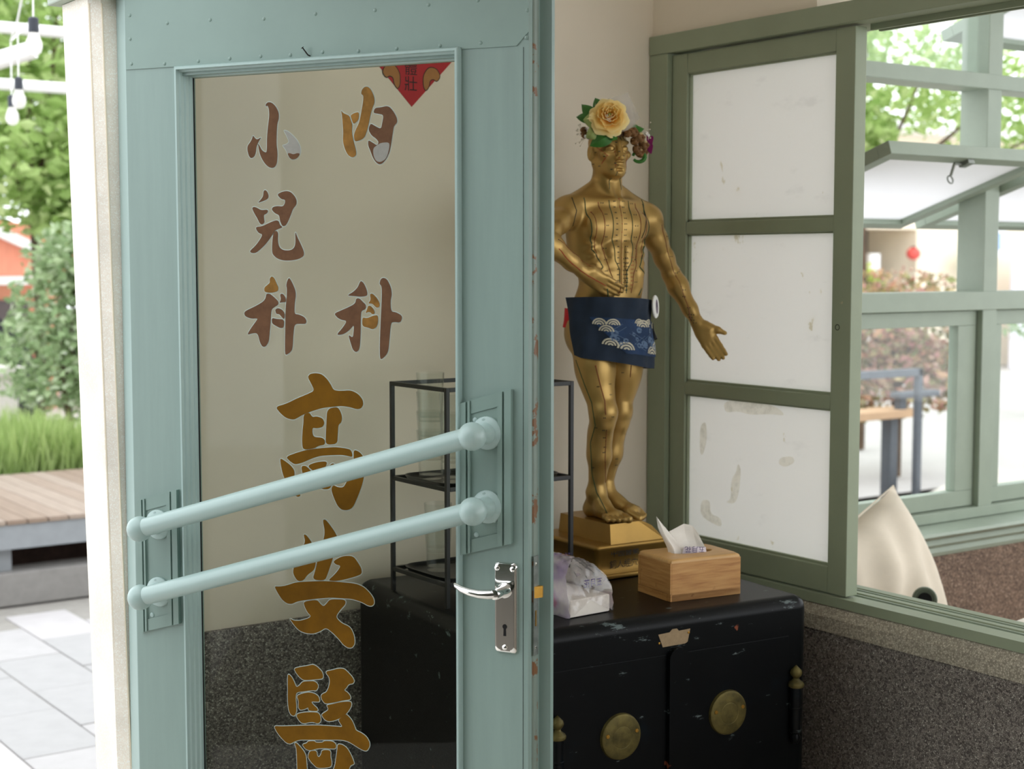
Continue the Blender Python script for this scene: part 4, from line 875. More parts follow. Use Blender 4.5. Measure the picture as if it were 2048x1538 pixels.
def build_body():
    F = Field((-.30, -.165, -.028), (.31, .105, .872), .0020)
    # torso
    F.ell((0, .004, .622), (.086, .052, .095), .02)
    F.ell((0, .006, .654), (.092, .045, .044), .03)
    F.ell((0, -.002, .535), (.069, .051, .085), .03)
    F.ell((0, .004, .452), (.088, .060, .072), .03)
    for s in (-1, 1):
        F.ell((s*.068, .012, .612), (.021, .033, .070), .03)              # latissimus
        F.ell((s*.043, -.034, .640), (.042, .020, .033), .012)            # pectoral
        F.cone((s*.010, -.034, .694), (s*.098, -.002, .686-.004*s), .0070, .010, .012)  # collarbone
        F.cone((s*.014, .014, .738), (s*.094, .010, .676-.005*s), .013, .022, .03)       # trapezius
        for i, z in enumerate((.588, .556, .522)): F.ell((s*.019, -.0485+.001*i, z), (.018, .008, .0155), .012)
        F.ell((s*.054, -.026, .53), (.018, .022, .05), .02)               # oblique
        F.ell((s*.042, .034, .405), (.042, .038, .052), .025)             # buttock
        F.cone((s*.006, -.030, .697), (s*.025, .004, .772), .0058, .008, .008)    # neck muscle
        for i in range(4): F.ell((s*(.070-.004*i), -.020-.003*i, .60-.020*i), (.010, .018, .007), .010)
    F.cone((0, -.056, .61), (0, -.056, .51), .0040, .0040, .008, sub=True)
    F.ell((0, -.058, .503), (.004, .008, .005), .004, sub=True)
    F.cone((0, .010, .69), (0, .006, .785), .0305, .0300, .014)
    # head, turned a little to its right
    ya = math.radians(-9); F.turn = np.array(((math.cos(ya), -math.sin(ya), 0), (math.sin(ya), math.cos(ya), 0), (0, 0, 1)))
    F.ell((0, .006, .822), (.0405, .0475, .040), .010)
    F.ell((0, -.012, .792), (.0325, .0385, .044), .012)
    F.ell((0, -.030, .764), (.023, .020, .017), .012)
    F.ell((0, -.041, .757), (.013, .011, .010), .010)
    for s in (-1, 1):
        F.cone((s*.0285, .002, .780), (s*.010, -.034, .757), .009, .0085, .012)     # jaw
        F.ell((s*.026, -.030, .795), (.012, .012, .009), .010)                     # cheekbone
        F.ell((s*.0170, -.0540, .8070), (.0145, .0145, .0095), .006, sub=True)       # eye socket
        F.cone((s*.007, -.0440, .8215), (s*.028, -.0350, .8215), .0038, .0036, .007) # brow
        F.ell((s*.0165, -.0400, .8070), (.0102, .0075, .0070), .002)               # lid
        F.cone((s*.0080, -.0500, .8062), (s*.0255, -.0435, .8060), .0008, .0008, .0022, sub=True)
        F.ell((s*.0400, .008, .800), (.0060, .0115, .0180), .004)                  # ear
        F.ell((s*.0465, .006, .802), (.004, .0065, .0115), .003, sub=True)
        F.ell((s*.0065, -.0530, .7862), (.0055, .0065, .0048), .004)               # nostril wing
    F.cone((0, -.0475, .8175), (0, -.0590, .7885), .0052, .0068, .006)
    F.ell((0, -.0470, .7745), (.0135, .0080, .0042), .003)
    F.ell((0, -.0465, .7665), (.0118, .0078, .0046), .003)
    F.cone((-.0125, -.0500, .7705), (.0125, -.0500, .7705), .0010, .0010, .0025, sub=True)
    F.ell((0, -.052, .7615), (.010, .005, .003), .004, sub=True)
    F.turn = None
    # right leg (carries the weight, knee forward), left leg behind
    def leg(hip, knee, ank, heel, ball, side, drop=0.0):
        hip, knee, ank = map(np.array, (hip, knee, ank))
        F.chain([hip, hip*.55+knee*.45, knee], [.049, .0400, .0285], .02)
        F.ell(hip*.6+knee*.4+np.array((side*.006, -.010, 0)), (.033, .033, .075), .02)
        F.ell(knee+np.array((0, -.016, .006)), (.019, .016, .021), .010)
        F.ell(knee+np.array((0, -.014, -.026)), (.012, .011, .012), .010)
        F.chain([knee, knee*.45+ank*.55, ank], [.0275, .0245, .0175], .016)
        F.ell(knee*.68+ank*.32+np.array((-side*.004, .016, 0)), (.024, .021, .052), .016)
        F.cone(knee*.8+ank*.2+np.array((0, -.016, 0)), ank+np.array((0, -.008, .015)), .010, .008, .010)
        for s in (-1, 1): F.ell(ank+np.array((s*.016, .002, -.004)), (.007, .009, .008), .006)
        heel, ball = np.array(heel), np.array(ball)
        F.cone(ank, heel, .018, .0165, .012)
        F.chain([ank+np.array((0, -.006, -.012)), heel*.45+ball*.55+np.array((0, 0, .010)), ball], [.020, .0165, .0105], .014)
        F.cone(heel, ball, .0150, .0105, .014)
        d = (ball-heel); d[2] = 0; d /= np.linalg.norm(d); wv = np.array((d[1], -d[0], 0))*side   # towards the big toe
        F.cone(ball-wv*.020-d*.004, ball+wv*.014-d*.002, .0095, .0120, .008)
        for i, (o, L, r) in enumerate(((.0180, .027, .0088), (.0050, .027, .0062), (-.0065, .023, .0058), (-.0175, .018, .0055), (-.0275, .012, .0052))):
            a = ball+wv*o+np.array((0, 0, -.001)); e = a+d*L+np.array((0, 0, -.0035-drop*.35)); mid = (a+e)/2+np.array((0, 0, .0025-drop*.1))
            F.chain([a, mid, e], [r*.98, r*.92, r], .0012)
            F.ell(e+d*.002+np.array((0, 0, r*.55)), (r*.7, r*.7, r*.35), .001)
    leg((-.050, .002, .410), (-.045, -.046, .235), (-.035, -.008, .062), (-.034, .012, .017), (-.034, -.074, .0115), -1)
    leg((.048, .006, .410), (.040, .012, .228), (.020, .036, .060), (.018, .052, .017), (.048, -.034, .0105), 1, .02)
    # right arm: elbow out towards the viewer, hand laid before the belly
    def arm(sh, el, wr, side, bend):
        sh, el, wr = map(np.array, (sh, el, wr)); u = el-sh
        F.ell(sh+np.array((side*.004, 0, 0)), (.0320, .032, .034), .016)
        F.chain([sh, sh+u*.35, sh+u*.7, el], [.0275, .0245, .0212, .0198], .014)
        v = wr-el
        F.chain([el, el+v*.25, el+v*.7, wr], [.0200, .0225, .0165, .0135], .012)
        F.ell(el+v*.22+np.array(bend), (.017, .017, .022), .012)
    arm((-.110, .004, .668), (-.222, -.074, .610), (-.116, -.066, .542), -1, (-.004, -.004, 0))
    arm((.112, .004, .657), (.196, .020, .534), (.226, -.038, .424), 1, (.004, 0, 0))
    def hand(wr, h, wv, nrm, curl, thumb, L=.094, spread=.012):
        wr, h, wv, nrm = (np.array(a, float) for a in (wr, h, wv, nrm))
        h /= np.linalg.norm(h); wv -= h*(wv@h); wv /= np.linalg.norm(wv); nrm = nrm-h*(nrm@h)-wv*(nrm@wv); nrm /= np.linalg.norm(nrm)
        pl = L*.50
        R = np.stack([wv, h, nrm], 1)
        F.ell(wr+h*pl*.55, (.0195, pl*.58, .0095), .008, rot=R)
        F.cone(wr, wr+h*.018, .0130, .0135, .010)
        for i, (o, ln) in enumerate(((.0150, .92), (.0050, 1.0), (-.005, .95), (-.0145, .76))):
            k0 = wr+h*pl+wv*o*1.0; ln *= L*.5
            F.cone(wr+h*.012+wv*o*.5, k0, .0080, .0068, .006)
            p = k0; dv = h+wv*(o*spread*60*.012); dv = dv/np.linalg.norm(dv); pts = [p]
            for sgi, fr in enumerate((.44, .32, .24)):
                a = curl*(sgi+.6); dd = dv*math.cos(a)+nrm*math.sin(a); p = p+dd*ln*fr; pts.append(p)
            F.chain(pts, [.0066, .0058, .0052, .0044], .0022)
        b0 = wr+h*.014+wv*.012; t = [np.array(q, float) for q in thumb]
        F.chain([b0]+t, [.0115, .0092, .0072, .0050], .006)
        F.ell(wr+h*.024+wv*.011+nrm*.004, (.011, .016, .009), .008, rot=R)
    wl = np.array((.226, -.038, .424))
    hand(wl, (.0293, -.0452, -.0775), (.686, -.485, .54), (-.5774, -.8164, .15), .16, [wl+np.array((.020, -.022, -.010)), wl+np.array((.030, -.034, -.014)), wl+np.array((.041, -.046, -.021))], .100)
    wr_ = np.array((-.116, -.066, .542))
    hand(wr_, (.101, -.012, -.052), (.25, -.45, .80), (.35, .80, -.1), .10, [wr_+np.array((.026, .002, .006)), wr_+np.array((.042, .004, .001)), wr_+np.array((.058, .004, -.008))], .108)
    return F.surface()

BV, BQ = build_body()
bme = bpy.data.meshes.new('body'); bme.from_pydata(BV.tolist(), [], BQ.tolist()); bme.update()
for _ in range(1):
    bm_ = bmesh.new(); bm_.from_mesh(bme); bmesh.ops.smooth_vert(bm_, verts=bm_.verts[:], factor=.18, use_axis_x=True, use_axis_y=True, use_axis_z=True); bmesh.ops.recalc_face_normals(bm_, faces=bm_.faces[:]); bm_.to_mesh(bme); bm_.free()
bme.polygons.foreach_set('use_smooth', [True]*len(bme.polygons))
M_gold = plain('antique_gold', S(172,140,80), .38, .62, var=.12, scale=7, bmp=.02)
M_gold2 = plain('gold_base_paint', S(164,128,62), .38, .62, var=.16, scale=9)
STX, STY, STZ = 2.115, 2.625, .986
man = thing('acupuncture_mannequin', 'golden acupuncture mannequin gesturing, standing on a plinth on the safe', 'mannequin', (STX, STY, STZ), math.radians(-2))
body = link('body', bme, M_gold, man)
bvh = BVHTree.FromPolygons([tuple(v) for v in BV], [tuple(q) for q in BQ])
M_lg = plain('green_line', S(18,66,40), .5, var=.1); M_lr = plain('brown_red_line', S(120,56,24), .5, var=.1); M_lk = plain('black_mark', S(24,26,20), .5, var=.1); M_lrd = plain('red_mark', S(160,36,24), .5, var=.1)
def cast(p, d):
    hit = bvh.ray_cast(Vector(p)-Vector(d)*.5, Vector(d), 1.0)
    return (hit[0], hit[1]) if hit[0] is not None else (None, None)
def onbody(pts, d, step=.006):
    """points dropped on to the body along direction d"""
    out = []
    for i in range(len(pts)-1):
        a, c = Vector(pts[i]), Vector(pts[i+1]); n = max(1, int((c-a).length/step))
        for k in range(n+(1 if i == len(pts)-2 else 0)):
            h, nn = cast(a.lerp(c, k/n), d)
            if h is not None and (not out or (h-out[-1][0]).length < .035): out.append((h, nn))
    return out
VD = (.5774, .8164, 0); FD = (0, 1, 0)
marks = {'k': B(), 'r': B(), 'g': B()}
def line(pts, d, mat, r=.0007, dots='k', every=3, seed=0):
    r *= 1.25
    h = onbody(pts, d)
    if len(h) < 3: return
    sub('meridian_line', B().tube([p+n*.0002 for p, n in h], r, 5), mat, body)
    for i in range(0, len(h), every):
        p, n = h[i]; marks[dots].lathe([(.0014, 0), (.001, .0006), (0, .0007)], 6, frame_to(p, n))
def dotrow(p, d, n=2, col='k', dx=.006):
    for i in range(n):
        h, nn = cast((p[0]+i*dx, p[1], p[2]), d)
        if h is not None: marks[col].lathe([(.0015, 0), (.001, .0006), (0, .0007)], 6, frame_to(h, nn))
for s in (-1, 1):
    line([(s*.026, 0, .695), (s*.026, 0, .60), (s*.022, 0, .565), (s*.010, 0, .545), (s*.010, 0, .495)], FD, M_lg, .0008, 'k', 4)
    line([(s*.050, 0, .690), (s*.048, 0, .60), (s*.038, 0, .555), (s*.028, 0, .53), (s*.026, 0, .495)], FD, M_lr, .0007, 'r', 3)
    line([(s*.070, 0, .670), (s*.066, 0, .61), (s*.06, 0, .57)], FD, M_lr, .0006, 'r', 3)
    line([(s*.080, 0, .700), (s*.078, 0, .64), (s*.070, 0, .59), (s*.050, 0, .552), (s*.064, 0, .538)], FD, M_lg, .0009, 'g', 6)
    line([(s*.058, 0, .505), (s*.050, 0, .49)], FD, M_lg, .001, 'g', 6)
    line([(s*.014, 0, .756), (s*.016, 0, .72)], FD, M_lg, .0006, 'k', 4)
    line([(s*.016, 0, .80), (s*.017, 0, .765)], FD, M_lr, .0005, 'r', 2)
    line([(s*.010, 0, .85), (s*.012, 0, .822)], FD, M_lg, .0005, 'k', 3)
line([(0, 0, .70), (0, 0, .50)], FD, M_lr, .0004, 'r', 3)
line([(0, 0, .85), (0, 0, .825)], FD, M_lg, .0005, 'k', 3)
for i in range(16):
    z = .694-.0122*i
    dotrow((.007, 0, z), FD, 2, 'k', .004); dotrow((-.016, 0, z), FD, 2, 'k', .003)
    if i % 2 == 0: dotrow((.034, 0, z-.004), FD, 2, 'k'); dotrow((-.044, 0, z-.004), FD, 2, 'k', .004)
for i in range(9):
    z = .570-.0085*i; dotrow((.004, 0, z), FD, 3, 'k', .004); dotrow((.022, 0, z+.003), FD, 2, 'r', .005)
# face, legs, left arm seen from the camera side
def vp(s_, z, f=0): return (.8164*s_, -.5774*s_, z)
line([vp(-.026, .81), vp(-.004, .792), vp(-.016, .775)], VD, M_lrd, .0005, 'r', 4)
for s_, z in ((-.030, .80), (-.020, .815), (-.012, .79), (-.022, .77), (.004, .762), (.012, .775), (.02, .80), (.014, .82), (.03, .79), (-.035, .775), (-.036, .83)): dotrow(vp(s_, z), VD, 2, 'k', .003)
line([vp(-.028, .34), vp(-.018, .30), vp(-.008, .265), vp(-.006, .235)], VD, M_lr, .0009, 'r', 5)
line([vp(-.070, .35), vp(-.052, .30), vp(-.036, .26), vp(-.028, .21), vp(-.038, .17), vp(-.034, .10), vp(-.024, .06), vp(-.002, .02)], VD, M_lg, .0008, 'k', 5)
line([vp(-.004, .20), vp(-.006, .14), vp(-.004, .08), vp(.004, .045), vp(.016, .022)], VD, M_lr, .0006, 'k', 4)
line([vp(.052, .335), vp(.050, .31)], VD, M_lr, .0008, 'k', 3)
for s_, z in ((-.024, .295), (.002, .30), (.004, .277), (.032, .32), (-.010, .228), (.008, .23), (-.012, .20), (-.010, .183), (-.008, .162), (-.010, .150), (.02, .125), (.02, .11), (-.028, .205), (-.034, .115)): dotrow(vp(s_, z), VD, 2, 'k', .004)
line([(.140, 0, .645), (.168, 0, .575), (.196, 0, .52), (.212, 0, .47), (.222, 0, .43)], (.35, .94, 0), M_lr, .0006, 'k', 4)
for q in ((.158, .62), (.166, .615), (.172, .575), (.190, .538), (.197, .541), (.203, .545), (.205, .50), (.204, .485), (.213, .46), (.216, .445), (.218, .438), (.222, .432), (.222, .444), (.226, .426)): dotrow((q[0], 0, q[1]), (.35, .94, 0), 2, 'k', .005)
line([vp(-.080, .700), vp(-.070, .672), vp(-.078, .640)], VD, M_lk, .0008, 'k', 99)
line([vp(.076, .690), vp(.084, .662), vp(.080, .632), vp(.073, .615)], VD, M_lk, .0008, 'k', 99)
line([(-.20, -.10, .59), (-.16, -.1, .56), (-.115, -.1, .535), (-.07, -.1, .515)], (.2, .97, -.1), M_lrd, .0007, 'r', 4)
line([(-.20, -.10, .61), (-.15, -.1, .582), (-.105, -.1, .553)], (.2, .97, -.1), M_lr, .0005, 'k', 4)
for k, m in (('k', M_lk), ('r', M_lrd), ('g', M_lg)):
    tag(sub('acupoint_marks', marks[k], m, body), kind='stuff')

# plinth of two steps, rounded, the upper one sloping under the left toes
def rbox(b, x0, y0, z0, x1, y1, z1, r): return b.box(x0, y0, z0, x1, y1, z1, r, 3)
ZS = SH-STZ
pl = part('plinth', rbox(B(), -.112, -.113, ZS+.0005, .105, .120, ZS+.012, .004), M_gold2, man)
b = B(); rings = []
for ins, z in ((.004, .012), (.009, .020), (.011, .030), (.010, .045), (.005, .058), (.001, .066), (0, .070), (.001, .074), (.004, .0765)):
    rings.append([b.bm.verts.new((p[0], p[1], ZS+z)) for p in rrect(-.112+ins, -.113+ins, .105-ins, .120-ins, .010, 5)])
for i in range(len(rings)-1):
    n = len(rings[i])
    for k in range(n): b.bm.faces.new((rings[i][k], rings[i][(k+1) % n], rings[i+1][(k+1) % n], rings[i+1][k]))
b.bm.faces.new(rings[-1])
sub('plinth_body', b, M_gold2, pl)
top = [(-.071, -.042), (-.066, 0), (.012, .0005), (.028, -.002), (.048, -.012), (.064, -.026), (.074, -.042)]
b = B(); rings = []
for y, ins in ((-.110, .0), (-.097, .0), (.075, .0), (.085, .002)):
    rings.append([b.bm.verts.new((p[0], y if p[1] > -.03 or y > -.1 else y, p[1])) for p in top])
q = rings[0]
for v in q:
    v.co.y = -.100 - (.010 if v.co.z < -.03 else 0.0)
for i in range(3):
    for k in range(len(top)-1): b.bm.faces.new((rings[i][k], rings[i][k+1], rings[i+1][k+1], rings[i+1][k]))
b.bm.faces.new(rings[0]); b.bm.faces.new(rings[-1][::-1])
part('foot_block', b, M_gold2, man, smooth=False)
for i, s_ in enumerate(('中國醫藥', '銅人經穴')):
    text('lettering', s_, .0195, M_lk, pl, Matrix.Translation((-.032, -.1095+.004*i, ZS+.056-.026*i)) @ Matrix.Rotation(PI/2, 4, 'X'))

# ---- cloth wrapped round the hips
M_navy = plain('navy_cloth', S(22,37,56), .85, var=.15, scale=40, bmp=.2)
M_blue = plain('indigo_print_cloth', S(22,50,86), .8, var=.35, scale=26, bmp=.1)
M_motif = plain('cream_wave_print', S(196,190,170), .8, var=.08, scale=150)
M_motifb = plain('pale_blue_print', S(88,110,140), .8, var=.15, scale=90)
def cloth_pt(a, z, off=0.0):
    """a: angle round the body measured from straight ahead towards the statue's left, z: height"""
    flare = 1+max(0, .44-z)*.75
    fold = .0022*math.sin(a*7+z*40)+.0016*math.sin(a*13-z*25)
    rx, ry = (.101*flare+fold+off), (.091*flare+fold+off)
    return Vector((rx*math.sin(a), .004-ry*math.cos(a), z))
A0, A1 = -1.72, 1.95
def ztop(t): return .486+.004*math.sin(t*5)-.006*t
def zbot(t):
    ks = [(0, .362), (.10, .357), (.30, .352), (.42, .344), (.55, .335), (.70, .328), (1, .322)]
    for i in range(len(ks)-1):
        if t <= ks[i+1][0]:
            f = (t-ks[i][0])/(ks[i+1][0]-ks[i][0]); return rz(ks[i][1], ks[i+1][1], f)
    return ks[-1][1]
def cl(t, v, off=0.0):
    lean = .35*(1-v)*max(0, 1-t*4)          # the loose left edge slants inwards towards the hem
    return cloth_pt(rz(A0, A1, t)+lean, rz(zbot(t), ztop(t), v), off)
cloth = part('loincloth', B().grid(lambda u, v: cl(u, v), 70, 16).thick(.0014), M_navy, man)
def patchlim(t): return max(.16, .66-2.3*max(0, t-.20)) if t < .46 else max(.17, .16+.0*t)
sub('print_panel', B().grid(lambda u, v: cl(rz(.20, .93, u), rz(patchlim(rz(.20, .93, u)), .68, v), .0022), 40, 10), M_blue, cloth)
def fan(t, v, r, a0=0, a1=PI, n=3, mat=M_motif):
    for k in range(n):
        ro, ri = r*(1-k/n), r*(1-(k+.62)/n)
        q = B(); pts = []
        for i in range(9):
            a = rz(a0, a1, i/8); pts.append((math.cos(a), math.sin(a)))
        g = lambda x, y: cl(t+x*1.6, v+y*3.6, .0030)
        for i in range(8):
            q.quad(g(ro*pts[i][0], ro*pts[i][1]), g(ro*pts[i+1][0], ro*pts[i+1][1]), g(ri*pts[i+1][0], ri*pts[i+1][1]), g(ri*pts[i][0], ri*pts[i][1]))
        sub('wave_motif', q, mat, cloth, smooth=False)
for t, v, r in ((.262, .56, .030), (.345, .57, .027), (.305, .46, .029), (.55, .58, .030), (.52, .62, .022), (.60, .625, .022), (.33, .25, .032), (.42, .215, .034), (.645, .20, .034), (.70, .27, .034), (.76, .20, .036), (.82, .19, .030), (.77, .31, .026), (.72, .58, .024)):
    fan(t, v, r, .1, PI-.1)
random.seed(9)
for i in range(26):
    fan(random.uniform(.30, .74), random.uniform(.30, .55), random.uniform(.008, .016), 0, 2*PI*.95, 1, M_motifb)
for i in range(12):
    t = random.uniform(.3, .7); v = random.uniform(.25, .5)
    sub('branch_print', B().tube([cl(t+.03*k, v+.05*k*(1 if i % 2 else -.6), .0028) for k in range(4)], .0006, 4), M_motifb, cloth)
part('red_underwear', B().grid(lambda u, v: cloth_pt(rz(-2.2, -1.2, u), rz(.42, .462, v), -.004), 12, 4).thick(.001), plain('red_cloth', S(190,20,36), .8), man)
bd = cl(.725, .90, .006)
badge = part('badge', B().lathe([(0, 0), (.0235, 0), (.0255, .002), (.0255, .004), (.0235, .0058), (0, .0062)], 32, frame_to(bd, (.62, -.78, .05))), M_white, man)
sub('badge_print', B().lathe([(.0, .0066), (.0125, .0066), (.0125, .0062)], 24, frame_to(bd, (.62, -.78, .05), (0, 0, 1)) @ Matrix.Diagonal((1.25, .8, 1, 1))), plain('mauve_print', S(120,108,126), .6, var=.2, scale=200), badge)
sub('badge_print', B().lathe([(.0, .0068), (.006, .0068), (.006, .0064)], 20, frame_to(bd, (.62, -.78, .05)) @ Matrix.Translation((.004, 0, 0))), plain('dark_mauve_print', S(70,62,86), .6, var=.2, scale=200), badge)
part('tag_tassel', B().tube([cl(.725, .66, .004), cl(.715, .55, .004), cl(.70, .43, .004)], [.0012, .002, .006], 8), M_black, man)

# ================================================================ FLOWER CROWN
cr = thing('flower_crown', 'flower crown with a big yellow paper rose on the golden mannequin head', 'flower crown', (STX, STY, STZ+.835), math.radians(-2))
RV = Vector((.8164, -.5774, 0)); CV = Vector((-.5774, -.8164, 0))
def hp(s_, z, d): return RV*s_ + CV*d + Vector((0, 0, z-.835))

def rose_mat(c):
    # paper tinted orange towards the heart of the flower and cream towards the rim
    m, t, bs = nt('yellow_rose_paper'); bs.inputs['Roughness'].default_value = .8
    tc = N(t, 'ShaderNodeTexCoord'); vm = N(t, 'ShaderNodeVectorMath', operation='DISTANCE'); vm.inputs[1].default_value = c
    t.links.new(tc.outputs['Object'], vm.inputs[0])
    n = noise(t, 40, 2); ad = N(t, 'ShaderNodeMath', operation='MULTIPLY_ADD'); t.links.new(n.outputs['Fac'], ad.inputs[0]); ad.inputs[1].default_value = .016; t.links.new(vm.outputs['Value'], ad.inputs[2])
    r = ramp(t, ad.outputs[0], [(.016, S(244,178,56)), (.027, S(252,206,96)), (.038, S(255,230,146)), (.050, S(255,242,188))])
    t.links.new(r.outputs['Color'], bs.inputs['Base Color'])
    tl = N(t, 'ShaderNodeBsdfTranslucent'); t.links.new(r.outputs['Color'], tl.inputs['Color'])
    mx = N(t, 'ShaderNodeMixShader'); mx.inputs['Fac'].default_value = .35
    t.links.new(bs.outputs[0], mx.inputs[1]); t.links.new(tl.outputs[0], mx.inputs[2]); t.links.new(mx.outputs[0], t.nodes['Material Output'].inputs['Surface'])
    return m
M_leafg = plain('green_fabric_leaf', S(52,112,36), .6, var=.25, scale=30)
M_leafp = plain('pale_green_leaf', S(150,168,100), .6, var=.2, scale=25)
M_cone = plain('brown_cone', S(120,84,46), .7, var=.3, scale=60)
M_cream = plain('cream_seed', S(206,186,140), .7, var=.1)
M_purp = plain('purple_felt', S(126,14,92), .8, var=.1)
M_twig = plain('vine_brown', S(74,54,34), .8, var=.2)
M_cello = clear('cellophane', (.95,.95,.95,1), .05, .15, .30, (.92,.9,.9,1))
M_sprig = plain('white_sprig', S(216,208,190), .8)
part('vine_ring', B().tube([(.046*math.sin(a)*1.02, .010-.058*math.cos(a), .003+.006*math.sin(2*a)) for a in [i*2*PI/30 for i in range(31)]], .0048, 8), M_twig, cr)
RM = frame_to(hp(-.001, .871, .056), CV+Vector((.02, -.04, .22)), (0, 0, 1))
M_rose = rose_mat(RM.translation)
def petal(ang, r0, r1, h0, h1, wid, curl, cup, nu=10, nv=8):
    def fn(u, v):
        x = (u-.5)*2
        rad = rz(r0, r1, v**.85); hgt = rz(h0, h1, v)-curl*v**3-cup*abs(x)**2*(-1)*v*.5
        w_ = wid*math.sin(min(1, v*1.15+.18)*PI/2)*(1-.28*v**4)
        rag = .0012*math.sin(x*7+ang*3)*v
        a = ang+x*w_
        rad2 = rad*(1-.16*x*x*v)+rag
        return RM @ Vector((rad2*math.cos(a), rad2*math.sin(a), hgt))
    return part('rose_petal', B().grid(fn, nu, nv).thick(.0005), M_rose, cr)
for k in range(6): petal(k*2*PI/6+.3, .010, .0445, .000, .010, .80, .012, .004)
for k in range(5): petal(k*2*PI/5+.95, .010, .0370, .004, .022, .85, .010, .006)
for k in range(5): petal(k*2*PI/5+.2, .009, .0270, .006, .030, .85, .004, .006)
for k in range(4): petal(k*2*PI/4+.6, .007, .0190, .010, .036, .95, .001, .004)
for k in range(3): petal(k*2*PI/3+.1, .005, .0120, .012, .038, 1.1, 0, .003)
for k in range(2): petal(k*PI+.5, .003, .0065, .014, .036, 1.3, 0, .002)
part('rose_heart', B().ball((0, 0, 0), .0042, 12, 8).move(RM @ Matrix.Translation((0, 0, .024))), M_leafp, cr)
def leaf(base, tip, nrm, wid, mat, name='leaf', bend=.006):
    base, tip, nrm = Vector(base), Vector(tip), Vector(nrm).normalized(); ax = tip-base; L = ax.length; side = ax.normalized().cross(nrm).normalized(); nn = side.cross(ax.normalized())
    def fn(u, v):
        x = (u-.5)*2; w_ = wid*math.sin(PI*min(.999, v**.75+.001))**.8
        return base+ax*v+side*x*w_+nn*(-bend*abs(x)+bend*1.5*math.sin(PI*v))
    return part(name, B().grid(fn, 4, 10).thick(.0005), mat, cr)
leaf(hp(-.020, .86, .035), hp(-.060, .905, .02), CV, .016, M_leafg)
leaf(hp(-.015, .88, .03), hp(-.030, .918, .025), CV, .014, M_leafg)
leaf(hp(-.030, .87, .040), hp(-.072, .876, .03), CV, .012, M_leafg)
leaf(hp(-.010, .865, .046), hp(-.056, .868, .05), CV, .022, M_leafp)
leaf(hp(-.024, .845, .052), hp(-.050, .830, .05), CV, .014, M_leafp)
leaf(hp(.008, .838, .052), hp(-.042, .812, .050), CV, .017, M_leafg)
leaf(hp(.0, .834, .056), hp(.018, .826, .056), CV, .008, M_leafg)
leaf(hp(.045, .845, .02), hp(.078, .852, .01), CV, .009, M_leafg)
def sheet(ps, name='cellophane_sheet', n=6):
    p = [Vector(q) for q in ps]
    def fn(u, v):
        a = p[0].lerp(p[1], u); c = p[3].lerp(p[2], u); return a.lerp(c, v)+CV*(.003*math.sin(u*6+v*4))
    return part(name, B().grid(fn, n, n), M_cello, cr)
sheet([hp(-.046, .826, .042), hp(.060, .846, .036), hp(.041, .928, .034), hp(-.030, .905, .034)])
sheet([hp(.030, .838, .034), hp(.067, .872, .030), hp(.045, .918, .028), hp(.0, .88, .034)])
sheet([hp(-.052, .850, .042), hp(-.022, .812, .050), hp(.0, .835, .049), hp(-.024, .87, .044)])
def cone_(c, axis, L, r):
    q = B(); Mx = frame_to(c, axis)
    q.lathe([(0, -L/2), (r*.7, -L*.4), (r, -L*.1), (r*.85, L*.2), (r*.4, L*.42), (0, L/2)], 14, Mx)
    return q
random.seed(3)
for (s_, z, d, L, r) in ((.052, .842, .036, .024, .011), (.066, .832, .020, .026, .012), (.076, .816, .006, .026, .012), (.068, .800, .004, .022, .010), (-.052, .838, .016, .022, .008), (-.054, .850, .010, .018, .007), (.040, .838, .046, .018, .008), (.056, .824, .022, .022, .010), (.060, .808, .016, .020, .009), (.078, .802, .0, .018, .008)):
    c = part('seed_pod', cone_(hp(s_, z, d), RV*random.uniform(-.6, .6)+CV*.7+Vector((0, 0, random.uniform(-.4, .8))), L, r), M_cone, cr)
    for k in range(5):
        a = k*2*PI/5
        sub('pod_scale', B().ball(hp(s_+.7*r*math.cos(a), z+.7*r*math.sin(a), d+r*.55), r*.42, 8, 6, (1, 1, .6)), M_cream if (k == 1 and s_ > .06) else M_cone, c)
for s_, z, d in ((.082, .842, .004), (-.050, .834, .026), (.086, .838, 0)): part('bead', B().ball(hp(s_, z, d), .0042, 10, 8), M_white, cr)
bf = part('butterfly', B().tube([hp(.084, .836, .004), hp(.086, .800, .002)], .0016, 8), M_purp, cr)
for sg, (dz, w_, h_) in ((1, (.826, .013, .012)), (1, (.808, .012, .013))):
    q = B(); pts = [(0, 0), (w_*.6, h_), (w_, h_*.7), (w_*.9, 0), (w_*.7, -h_*.9), (w_*.2, -h_*.5)]
    pts = chaikin(pts, 2); q.poly([hp(.085+p[0], dz+p[1], .004+p[0]*.3) for p in pts]); q.thick(.0008)
    sub('wing', q, M_purp, bf)
part('green_curl', B().tube([hp(.066+.013*math.cos(a), .792+.011*math.sin(a), .004) for a in [i*PI/9-2.6 for i in range(17)]], [.0028+.0022*math.sin(PI*i/16) for i in range(17)], 8), M_leafg, cr)
part('green_curl', B().tube([hp(.050+.02*k/5, .845+.010*math.sin(k*.7), .026-.006*k) for k in range(6)], [.003, .005, .006, .005, .004, .002], 8), M_leafg, cr)
for (s0, z0) in ((-.052, .832), (-.056, .846), (.078, .850)):
    q = B()
    for k in range(7):
        e_ = hp(s0+(random.uniform(-.022, -.004) if s0 < 0 else random.uniform(.0, .014)), z0+random.uniform(-.02, .016), random.uniform(0, .02))
        q.tube([hp(s0, z0, .01), e_], .0004, 4); q.ball(e_, .0017, 6, 5)
    part('white_sprig', q, M_sprig, cr)

